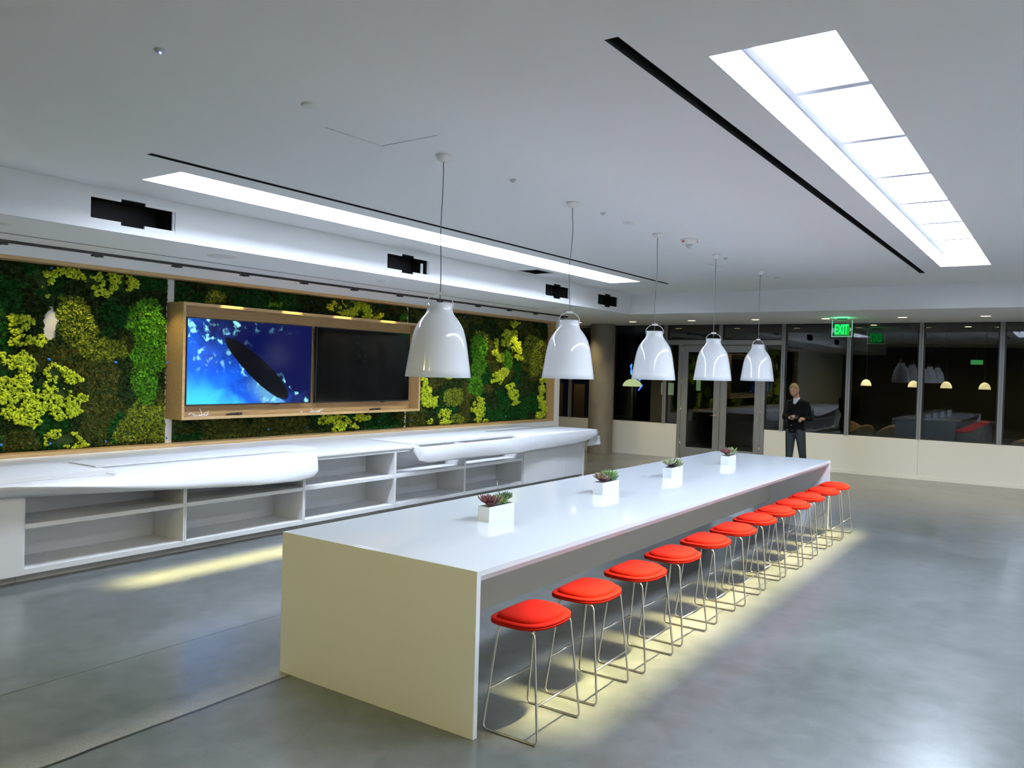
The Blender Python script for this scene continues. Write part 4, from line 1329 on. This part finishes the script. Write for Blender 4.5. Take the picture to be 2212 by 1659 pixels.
PLANT = [((1.297, .812), .31, [((-.115, .0), .062, 26, BURG), ((-.05, .01), .088, 24, OLIV), ((-.062, -.02), .045, 16, PURP), ((.055, .012), .075, 40, GREN), ((.10, -.008), .06, 36, DGRN), ((.02, .015), .058, 30, DGRN), ((.135, -.01), .035, 16, PURP), ((.03, -.028), .05, 30, GREN), ((.085, -.026), .045, 30, DGRN), ((-.11, -.024), .04, 20, BURG)], 'planter with purple, bronze and green succulents and a thin upright stick'),
         ((2.995, .830), .31, [((-.125, .0), .07, 22, OLIV), ((-.07, -.005), .07, 22, BURG), ((-.09, -.03), .04, 16, PALE), ((-.01, .01), .085, 40, DGRN), ((.05, 0), .075, 36, GREN), ((.105, .0), .06, 28, DGRN), ((.13, .01), .055, 20, OLIV), ((.02, -.028), .05, 30, DGRN), ((.08, -.026), .045, 30, GREN)], 'planter with dark green and bronze succulents, second along the table'),
         ((4.500, .845), .29, [((-.11, .01), .085, 18, PALE), ((-.06, -.01), .06, 22, PURP), ((-.01, .0), .065, 30, DGRN), ((.045, -.01), .065, 28, GREN), ((.10, .005), .07, 20, PALE), ((.11, -.015), .05, 20, BURG)], 'planter with one pale rosette sticking up, third along the table'),
         ((6.150, .840), .26, [((-.09, .0), .085, 24, BURG), ((-.03, -.005), .07, 24, PALE), ((.03, .0), .085, 30, GREN), ((.085, .005), .08, 28, PALE), ((.04, -.02), .055, 26, GREN)], 'planter with burgundy and bright green rosettes, farthest along the table')]
for i, ((x, y), ln, plants, lab) in enumerate(PLANT):
    t = thing('succulent_planter', 'small white ' + lab, 'planter', (x, y, TH), 'white succulent planters on the table')
    hx, hy, hh, k_ = ln / 2, .049, .106, .006
    b = MB()
    b.box(x - hx, x + hx, y - hy, y - hy + k_, TH, TH + hh).box(x - hx, x + hx, y + hy - k_, y + hy, TH, TH + hh)
    b.box(x - hx, x - hx + k_, y - hy + k_, y + hy - k_, TH, TH + hh).box(x + hx - k_, x + hx, y - hy + k_, y + hy - k_, TH, TH + hh)
    b.box(x - hx + k_, x + hx - k_, y - hy + k_, y + hy - k_, TH, TH + .008)
    b.build('box', 'solid', t, bevel=.001)
    MB().box(x - hx + k_, x + hx - k_, y - hy + k_, y + hy - k_, TH + .008, TH + .088).build('soil', mat('potting_soil', (.03, .02, .012), .9, noise=(60, .4)), t)
    for j, ((dx, dy), r_, n, m) in enumerate(plants):
        rosette((x + dx, y + dy, TH + .098 + (.01 if j % 2 else .035)), r_ * 1.3, n, m, t, 31 * i + j, wide=.30 if n < 30 else .2, thick=.14, upright=.9 if n >= 30 else .45)
    if i == 0:
        MB().tube([(x + .045, y + .03, TH + .09), (x + .05, y + .035, TH + .27)], .0012, 6).box(x + .047, x + .053, y + .031, y + .037, TH + .25, TH + .268).build('stick', 'steel', t)

# ================================================================ EXIT SIGN
EX, EY, EZ0, EZ1 = 12.85, 1.075, 2.78, 3.085
t = thing('exit_sign', 'green glowing EXIT sign hanging from the lowered ceiling', 'exit sign', (EX, EY, SZ))
MB().box(EX - .03, EX + .03, EY - .09, EY + .09, EZ1 + .005, SZ).build('ceiling_mount', 'black', t, bevel=.004)
MB().box(EX - .06, EX + .06, EY - .16, EY + .16, SZ - .008, SZ - .0005).build('canopy_plate', 'plastic', t)
MB().box(EX - .005, EX + .005, EY - .18, EY + .18, EZ0, EZ1 + .01).build('acrylic_panel', 'clear', t)
fr = MB()
fr.box(EX - .006, EX + .006, EY - .185, EY - .179, EZ0, EZ1).box(EX - .006, EX + .006, EY + .179, EY + .185, EZ0, EZ1).box(EX - .006, EX + .006, EY - .185, EY + .185, EZ0 - .006, EZ0)
fr.build('lit_edge', emat('green_edge', (.25, 1.0, .55), .9), t)
MB().box(EX - .006, EX + .006, EY - .13, EY + .13, EZ0 + .02, EZ1 - .075).build('sign_plate', emat('green_plate', (.0, .42, .02), .85, (.02, .02, .02)), t)
GRN = emat('green_letters', (.0, 1.0, .17), 1.0, (.02, .02, .02))
def text_mesh(s, size, loc, rot, m, name, parent, depth=.002, bold=0.0):
    cu = bpy.data.curves.new('txt', 'FONT')
    cu.body = s
    cu.size = size
    cu.extrude = depth
    cu.offset = bold
    cu.align_x, cu.align_y = 'CENTER', 'CENTER'
    tmp = bpy.data.objects.new('txt', cu)
    COL.objects.link(tmp)
    bpy.context.view_layer.update()
    me = bpy.data.meshes.new_from_object(tmp.evaluated_get(bpy.context.evaluated_depsgraph_get()))
    bpy.data.objects.remove(tmp)
    me.materials.clear(); me.materials.append(m)
    o = bpy.data.objects.new(name, me)
    COL.objects.link(o)
    put(o, Vector(loc), parent)
    o.rotation_euler = rot
    return o
q = text_mesh('EXIT', .215, (EX - .009, EY + .012, (EZ0 + EZ1) / 2 - .028), (math.radians(90), 0, math.radians(-90)), GRN, 'lettering', t, bold=.008)
q.scale = (.56, 1.18, 1)
q = text_mesh('EXIT', .215, (EX + .009, EY + .012, (EZ0 + EZ1) / 2 - .028), (math.radians(90), 0, math.radians(90)), GRN, 'lettering', t, bold=.008)
q.scale = (.56, 1.18, 1)
cz = (EZ0 + EZ1) / 2 - .02
MB().tube([(EX - .008, EY - .135, cz + .03), (EX - .008, EY - .165, cz), (EX - .008, EY - .135, cz - .03)], .0035, 6).build('arrow', emat('green_arrow', (.35, 1.0, .6), 1.4), t)
for xo in (-.02, .02):
    d = lamp('sign_glow', 'AREA', (EX + xo, EY, EZ1 - .03), (EX + xo * 5, EY, SZ), 1.1, (.1, 1, .35), t, shape='RECTANGLE')
    d.data.size, d.data.size_y = .02, .24
    d.rotation_euler = Matrix(((1, 0, 0), (0, -1, 0), (0, 0, -1))).to_euler()

# ================================================================ BEYOND THE GLASS
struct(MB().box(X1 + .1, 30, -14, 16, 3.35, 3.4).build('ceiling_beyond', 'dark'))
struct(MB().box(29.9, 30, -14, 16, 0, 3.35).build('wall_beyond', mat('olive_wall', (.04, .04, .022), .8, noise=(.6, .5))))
t = thing('reception_desk', 'dark slate reception desk beyond the windows', 'desk', (17.05, -.25, 0))
MB().box(16.6, 17.5, -1.20, .70, 0, 1.08).build('front', mat('slate_laminate', (.06, .07, .10), .4, noise=(3, .1)), t, bevel=.01)
MB().box(16.55, 17.55, -1.25, .75, 1.08, 1.12).build('counter_top', mat('slate_top', (.05, .055, .07), .3, noise=(3, .1)), t, bevel=.01)
DOME = emat('lit_cream_shade', (1.0, .78, .35), .85)
COP = mat('copper_shade', (.45, .20, .12), .35, .6, noise=(10, .1))
lp = None
for i, (y, z, lab) in enumerate(((1.81, 1.80, 'small dome pendant beyond the window by the person'), (.70, 1.80, 'cream dome pendant beyond the window under the exit sign reflection'),
                                 (-.03, 1.80, 'cream dome pendant beyond the third window from the doors'), (-.85, 1.80, 'dome pendant beyond the third window, farthest from the person'))):
    if lp is None:
        lp = thing('dome_pendant', '', 'pendant lamp', (0, 0, 0), 'cream dome pendants beyond the glass')
        pr = [(.125 * math.sin(a), .17 * math.cos(a)) for a in np.linspace(.08, math.pi / 2, 12)]
        MB().lathe(pr, (0, 0, 0), 28).build('shade', DOME, lp, solid=.004)
        MB().lathe([(.126, 0), (.129, .0), (.129, .008), (.126, .008)], (0, 0, 0), 28).build('rim', COP, lp)
        MB().tube([(0, 0, .165), (0, 0, 1.60)], .005, 6).build('cord', 'black', lp)
    o = place(lp, i > 0, (19.0, y, z), lab)
cp = None
CHM = mat('tan_leather', (.30, .19, .08), .5, noise=(14, .2))
def lounge_chair():
    t = thing('lounge_chair', '', 'chair', (0, 0, 0), 'tan lounge chairs beyond the glass')
    P = []
    for i in range(15):
        a = -.35 + (math.pi + .7) * i / 14
        back = max(0, math.sin(a))
        P.append([(.36 * math.cos(a) * s_, .34 * math.sin(a) * s_, .42 + (.05 + .38 * back) * hq) for (s_, hq) in ((.55, 0), (.85, .05), (1.0, .35), (1.08, .8), (1.1, 1.0))])
    MB().grid(P).build('shell', CHM, t, solid=.03)
    MB().lathe([(.001, .40), (.28, .40), (.30, .43), (.28, .47), (.001, .48)], (0, 0, 0), 24).build('cushion', CHM, t)
    for a in (.7, 2.4, 3.9, 5.5):
        MB().tube([(.2 * math.cos(a), .2 * math.sin(a), .41), (.30 * math.cos(a), .30 * math.sin(a), 0)], .012, 8).build('leg', 'steel', t)
    return t
cp = lounge_chair()
for i, (x, y, rz, lab) in enumerate(((18.3, 1.85, 2.5, 'tan lounge chair beyond the glass, nearest the person'), (18.9, 1.25, 2.2, 'tan lounge chair beyond the glass, second from the person'), (19.5, 2.05, -.6, 'tan lounge chair beyond the glass, third from the person'),
                                     (16.5, -1.75, 1.9, 'rounded tan armchair beyond the last window shown'))):
    place(cp, i > 0, (x, y, 0), lab, rz)
t = thing('exit_sign', 'dim green EXIT sign far beyond the third window', 'exit sign', (21, -.5, 3.35), None)
MB().box(20.98, 21.0, -.64, -.36, 2.44, 2.56).build('sign_plate', emat('green_far_plate', (.0, .5, .08), .45), t)
q = text_mesh('EXIT', .12, (20.97, -.5, 2.50), (math.radians(90), 0, math.radians(-90)), emat('green_far_letters', (.0, .16, .03), .3), 'lettering', t)
MB().tube([(20.99, -.5, 2.56), (20.99, -.5, 3.35)], .008, 6).build('stem', 'black', t)
# neighbouring lobby: glowing column of blue neon and a pale dome lamp, seen between column and door
t = thing('neon_sculpture', 'blue neon line sculpture glowing beyond the window by the column', 'neon sign', (23.0, 10.7, 0))
NEO = emat('blue_neon', (.03, .10, 1.0), 3.0)
CYN = emat('cyan_neon', (.05, .55, .9), 1.6)
b = MB()
for (ya, za, yb, zb) in ((10.55, 2.25, 10.45, 1.95), (10.45, 1.95, 10.15, 1.72), (10.15, 1.72, 10.0, 1.95), (10.0, 1.95, 10.1, 2.25), (10.3, 2.3, 9.95, 2.1), (10.2, 1.35, 10.05, 1.55)):
    b.tube([(23, ya, za), (23, yb, zb)], .022, 6)
b.build('blue_tube', NEO, t)
MB().tube([(23.0, 10.50, 2.3), (23.0, 10.52, 1.95), (23.0, 10.3, 1.75)], .018, 6).build('cyan_tube', CYN, t)
MB().tube([(23.0, 10.3, 1.75), (23.0, 10.3, 0)], .03, 8).build('stand', 'black', t)
t = thing('dome_lamp', 'pale yellow dome lamp glowing beyond the window by the column', 'lamp', (22.6, 10.3, 0))
MB().lathe([(.34 * math.sin(a), 1.50 + .26 * math.cos(a)) for a in np.linspace(.05, math.pi / 2, 10)], (22.6, 10.25, 0), 24).build('shade', emat('pale_dome', (.75, .85, .4), .8), t)
MB().tube([(22.6, 10.25, 0), (22.6, 10.25, 1.5)], .03, 8).build('stand', 'black', t)
GL = emat('pale_green_light', (.35, .5, .22), .35)
for (y, z, wd, lab) in ((9.75, 1.42, .5, 'pale green lit screen low beyond the window by the column'), (8.55, 1.62, .16, 'narrow pale green lit panel beyond the sidelight of the doors')):
    t = thing('lit_panel', lab, 'lit panel', (24.5, y, 0))
    MB().box(24.5, 24.52, y - wd / 2, y + wd / 2, z - .22, z + .22).build('panel', GL, t)
    MB().box(24.505, 24.515, y - .03, y + .03, 0, z - .22).build('stand', 'black', t)
TANW = mat('tan_canvas', (.26, .19, .10), .8, noise=(3, .25))
t = thing('folding_screen', 'tan fabric partition beyond the glass between wall end and column', 'partition', (17.5, 9.9, 0))
MB().box(17.5, 17.53, 10.05, 10.55, 0, 1.6).build('panel', TANW, t)
MB().box(17.5, 17.53, 9.3, 9.85, 0, 1.6).build('panel', TANW, t)
lamp('lobby_lamp', 'POINT', (16.8, 9.0, 2.4), (0, 0, 0), 14, (1, .75, .4), t, shadow_soft_size=.15)
sp2 = None
for i, (x, y) in enumerate(((18.6, 1.6), (19.6, -.4), (16.4, -1.9))):
    if sp2 is None:
        sp2 = thing('downlight', '', 'ceiling light', (0, 0, 0), 'downlights beyond the glass')
        MB().lathe([(.001, -.003), (.06, -.003), (.075, .0), (.001, .0)], (0, 0, 0), 24).build('lens', 'warm_glow', sp2)
        q = lamp('down_lamp', 'SPOT', (0, 0, 0), (0, 0, -1), 110, WARM, None, spot_size=math.radians(100), spot_blend=.8, shadow_soft_size=.05)
        q.parent = sp2
        q.location = (0, 0, -.02)
    place(sp2, i > 0, (x, y, 3.35), ('warm downlight beyond the glass over the lounge chairs', 'warm downlight beyond the glass over the slate desk', 'warm downlight beyond the glass over the armchair')[i])

# ================================================================ PERSON
PB = Vector((12.3, 1.75, 0))
RU, FW = Vector((.569, -.822, 0)), Vector((-.822, -.569, 0))
def pw(u, f, z):
    return PB + RU * u + FW * f + Vector((0, 0, z))
SKIN = mat('skin', (.50, .27, .16), .55, noise=(40, .08))
HAIR = mat('short_blond_hair', (.30, .20, .09), .7, noise=(90, .35), bump=(160, .6, .01))
JACK = mat('black_bomber_jacket', (.005, .005, .006), .85, noise=(50, .3), bump=(30, .4, .01), Specular_IOR_Level=.12)
JEAN = mat('dark_washed_jeans', (.022, .028, .03), .8, noise=(9, .35), bump=(22, .35, .012))
SHRT = mat('pale_shirt', (.55, .57, .62), .8, noise=(40, .05))
def remesh(o, vox, smooth=4):
    md = o.modifiers.new('skin', 'REMESH')
    md.mode = 'VOXEL'
    md.voxel_size = vox
    md.use_smooth_shade = True
    sm = o.modifiers.new('soft', 'SMOOTH')
    sm.factor = .5
    sm.iterations = smooth
    return o
# facing: a quarter turn towards the counter side, looking down at the phone
fu, ff = -.72, .694                     # forward direction in (u, f)
lu, lf = .694, .72                      # the person's own left-hand direction
def ph_(s_, d_, z, cu=.0, cf=.0):
    """s_ towards the person's left, d_ forward"""
    return pw(cu + s_ * lu + d_ * fu, cf + s_ * lf + d_ * ff, z)
Lsh, Rsh = ph_(.165, -.01, 1.47, .04), ph_(-.165, -.01, 1.47, .04)
Lel, Rel = pw(.245, .10, 1.20), pw(-.19, .02, 1.22)
Lwr, Rwr = pw(.07, .27, 1.195), pw(-.19, .25, 1.215)
Lha, Rha = pw(-.005, .315, 1.20), pw(-.185, .325, 1.225)
Lhip, Rhip = ph_(.095, 0, .92, .02), ph_(-.095, 0, .92, .02)
Lkn, Rkn = pw(.13, .10, .53), pw(-.105, .06, .51)
Lan, Ran = pw(.245, -.05, .10), pw(-.115, -.01, .095)
bd = MB()
bd.capsule(ph_(0, 0, .96, .02), ph_(0, 0, 1.18, .025), .115, .125, 16).capsule(ph_(0, 0, 1.18, .025), ph_(0, -.02, 1.35, .03), .125, .11, 16)
bd.capsule(Lsh, Rsh, .06, .06)
bd.capsule(ph_(0, -.03, 1.46, .03), ph_(0, .0, 1.63, .01), .060, .052)
for sh, el, wr, ha in ((Lsh, Lel, Lwr, Lha), (Rsh, Rel, Rwr, Rha)):
    bd.capsule(sh, el, .05, .042).capsule(el, wr, .042, .028).capsule(wr, wr.lerp(ha, .75), .028, .034)
for hp_, kn, an in ((Lhip, Lkn, Lan), (Rhip, Rkn, Ran)):
    bd.capsule(hp_, kn, .082, .052).capsule(kn, an, .052, .036)
    bd.capsule(an, an + FW * .12 + Vector((0, 0, -.055)), .036, .03)
# head: tilted down and forward
HC = ph_(0, .075, 1.730, .005)
fwd = (RU * fu + FW * ff).normalized()
lft = (RU * lu + FW * lf).normalized()
tilt = math.radians(22)
hup = (Vector((0, 0, 1)) * math.cos(tilt) + fwd * math.sin(tilt)).normalized()
hfw = (fwd * math.cos(tilt) - Vector((0, 0, 1)) * math.sin(tilt)).normalized()
def hd(s_, d_, up):
    return HC + (lft * s_ + hfw * d_ + hup * up) * 1.07
rows = []
for i in range(25):
    th = math.pi * i / 24
    row = []
    for k_ in range(33):
        a = 2 * math.pi * k_ / 32
        s_, d_, up = math.sin(th) * math.sin(a), math.sin(th) * math.cos(a), math.cos(th)
        W_, D_, Hh = .076, .096, .122
        if up < 0:
            W_ *= 1 - .12 * up * up - .08 * (-up); D_ *= 1 - .05 * up * up
        x_, y_, z_ = s_ * W_, d_ * D_, up * Hh
        if d_ > 0:
            y_ += .026 * math.exp(-((x_ / .013) ** 2) - ((z_ + .012) / .028) ** 2)      # nose
            y_ += .006 * math.exp(-((x_ / .045) ** 2) - ((z_ - .032) / .012) ** 2)      # brow
            y_ -= .010 * math.exp(-(((abs(x_) - .031) / .016) ** 2) - ((z_ - .014) / .012) ** 2)  # eye sockets
            y_ += .010 * math.exp(-((x_ / .022) ** 2) - ((z_ + .098) / .02) ** 2)       # chin
            y_ += .006 * math.exp(-((x_ / .022) ** 2) - ((z_ + .058) / .010) ** 2)      # lips
        row.append(hd(x_, y_, z_))
    rows.append(row)
bd.grid(rows)
for s_ in (-1, 1):
    bd.capsule(hd(s_ * .077, -.008, .022), hd(s_ * .079, -.004, -.028), .014, .009, 8)
# hands: palm, four fingers with bends, a thumb each
def hand(wr, ha, fdir, curl, tdir, seed):
    f = (ha - wr).normalized()
    side = f.cross(curl).normalized()
    c = wr.lerp(ha, .8)
    for k_ in range(4):
        ln = (.030, .034, .032, .025)[k_]
        p0 = c + side * (.026 - .0175 * k_) + f * .022
        p1 = p0 + (f * .8 + curl * .5).normalized() * ln
        p2 = p1 + (f * .15 + curl * .95).normalized() * ln * .85
        p3 = p2 + (curl * .8 - f * .45).normalized() * ln * .65
        bd.capsule(p0, p1, .0092, .0085, 8).capsule(p1, p2, .0085, .008, 8).capsule(p2, p3, .008, .007, 8)
    t0 = wr.lerp(ha, .45) + side * tdir * .022
    t1 = t0 + (f * .7 + side * tdir * .7 + curl * .3).normalized() * .038
    t2 = t1 + (f * .8 + curl * .5 - side * tdir * .1).normalized() * .030
    bd.capsule(t0, t1, .012, .010, 8).capsule(t1, t2, .010, .0085, 8)
hand(Lwr, Lha, None, (FW * .45 + Vector((0, 0, -.9))).normalized(), 1, 1)
hand(Rwr, Rha, None, (RU * .75 + Vector((0, 0, .35)) + FW * .3).normalized(), -1, 2)
per = bd.build('person', SKIN)
remesh(per, .0055, 3)
tag(per, 'person in black jacket and dark jeans standing by the window, looking down at a phone', 'person')
# hair cap
rows = []
for i in range(12):
    th = math.pi * .56 * i / 11
    row = []
    for k_ in range(33):
        a = 2 * math.pi * k_ / 32
        s_, d_, up = math.sin(th) * math.sin(a), math.sin(th) * math.cos(a), math.cos(th)
        lim = max(0.0, d_)
        th2 = min(th, math.pi * (.55 - .27 * lim ** .9 - (.06 if abs(s_) > .8 else 0)))
        s2, d2, u2 = math.sin(th2) * math.sin(a), math.sin(th2) * math.cos(a), math.cos(th2)
        q = 1.035 + .07 * max(0, u2)
        row.append(hd(s2 * .076 * q, d2 * .098 * q - .004, u2 * .118 * q))
    rows.append(row)
MB().grid(rows).build('hair', HAIR, per, solid=.006)
fc = MB()
for s_ in (-1, 1):
    fc.tube([hd(s_ * .018, .088, .026), hd(s_ * .032, .087, .031), hd(s_ * .046, .079, .026)], .0035, 6)
fc.build('eyebrow', HAIR, per)
fc = MB()
for s_ in (-1, 1):
    fc.tube([hd(s_ * .021, .0845, .010), hd(s_ * .031, .0845, .008), hd(s_ * .042, .080, .010)], .003, 6)
fc.build('eyelid', mat('eyelashes', (.06, .03, .02), .6, noise=(40, .1)), per)
MB().tube([hd(-.020, .0925, -.055), hd(0, .0985, -.056), hd(.020, .0925, -.055)], .0035, 6).build('mouth', mat('lips', (.36, .13, .10), .5, noise=(40, .1)), per)
# clothes
jk = MB()
jk.capsule(ph_(0, 0, 1.06, .02), ph_(0, 0, 1.22, .025), .150, .165, 18).capsule(ph_(0, 0, 1.22, .025), ph_(0, -.01, 1.36, .03), .165, .155, 18)
jk.capsule(ph_(.07, 0, 1.00, .02), ph_(-.07, 0, 1.00, .02), .105, .105, 14)
jk.capsule(ph_(.10, -.005, 1.30, .03), ph_(-.10, -.005, 1.30, .03), .125, .125, 14)
jk.capsule(Lsh, Rsh, .070, .070, 14).capsule(Lsh.lerp(Rsh, .18) + Vector((0, 0, .02)), Lsh.lerp(Rsh, .82) + Vector((0, 0, .02)), .075, .075, 14)
for sh, el, wr in ((Lsh, Lel, Lwr), (Rsh, Rel, Rwr)):
    jk.capsule(sh, el, .074, .060, 14).capsule(el, wr.lerp(el, .12), .062, .043, 14)
jk.capsule(ph_(0, -.045, 1.50, .03), ph_(0, -.035, 1.545, .025), .07, .062, 14)
remesh(jk.build('jacket', JACK, per), .011, 5)
cf_ = MB()
for el, wr in ((Lel, Lwr), (Rel, Rwr)):
    d_ = (wr - el).normalized()
    cf_ = MB().tube([wr - d_ * .06, wr - d_ * .01], [.042, .038], 16)
    cf_.build('cuff', JACK, per)
hem = MB().lathe([(.1, 0), (.158, .0), (.162, .03), (.158, .06), (.1, .06)], (0, 0, 0), 28)
hem.v = [tuple(ph_(x * 1.12, y * .78, .925 + z, .02)) for x, y, z in hem.v]
hem.build('waistband', JACK, per)
MB().capsule(ph_(0, -.025, 1.48, .03), ph_(0, -.010, 1.553, .02), .069, .064, 16).capsule(ph_(0, .02, 1.50, .03), ph_(0, .070, 1.34, .03), .062, .062, 16).build('shirt', SHRT, per)
for s_ in (-1, 1):
    MB().tube([ph_(0, -.095, 1.56, .02), ph_(s_ * .06, -.065, 1.565, .02), ph_(s_ * .080, -.01, 1.545, .02), ph_(s_ * .062, .065, 1.49, .02), ph_(s_ * .012, .135, 1.37, .02)], [.022, .024, .025, .024, .018], 10).build('collar', JACK, per)
for z in (1.07, .965):
    MB().sphere(ph_(.0, .172 - (1.07 - z) * .3, z, .02), .009, 8, 6).build('snap_button', 'steel', per)
je = MB()
je.capsule(ph_(.06, 0, .95, .02), ph_(-.06, 0, .95, .02), .118, .118, 16)
for hp_, kn, an in ((Lhip, Lkn, Lan), (Rhip, Rkn, Ran)):
    je.capsule(hp_, kn, .100, .068, 16).capsule(kn, an.lerp(kn, .08), .068, .054, 16)
remesh(je.build('jeans', JEAN, per), .010, 4)
for an, s_ in ((Lan, 1), (Ran, -1)):
    toe = an + fwd * .15 + lft * .02 * s_
    so = MB()
    so.capsule(Vector((an.x, an.y, .05)) - fwd * .03, Vector((toe.x, toe.y, .042)), .05, .040, 14)
    remesh(so.build('shoe', 'black', per), .008, 3)
ph2 = MB().box(-.036, .036, -.004, .004, -.073, .073)
c = Rha.lerp(Lha, .25) + FW * .035 + Vector((0, 0, .02))
ax, ay = RU * .96 + FW * .2, (FW * -.25 + Vector((0, 0, .55))).normalized()
az = (FW * .75 + Vector((0, 0, .5))).normalized()
ph2.v = [tuple(c + ax * (z * 1.0) + ay * (x * 1.0) + az * y) for x, y, z in ph2.v]
tag(ph2.build('smartphone', 'black', bevel=.003), 'dark smartphone held in both hands by the standing person', 'phone')
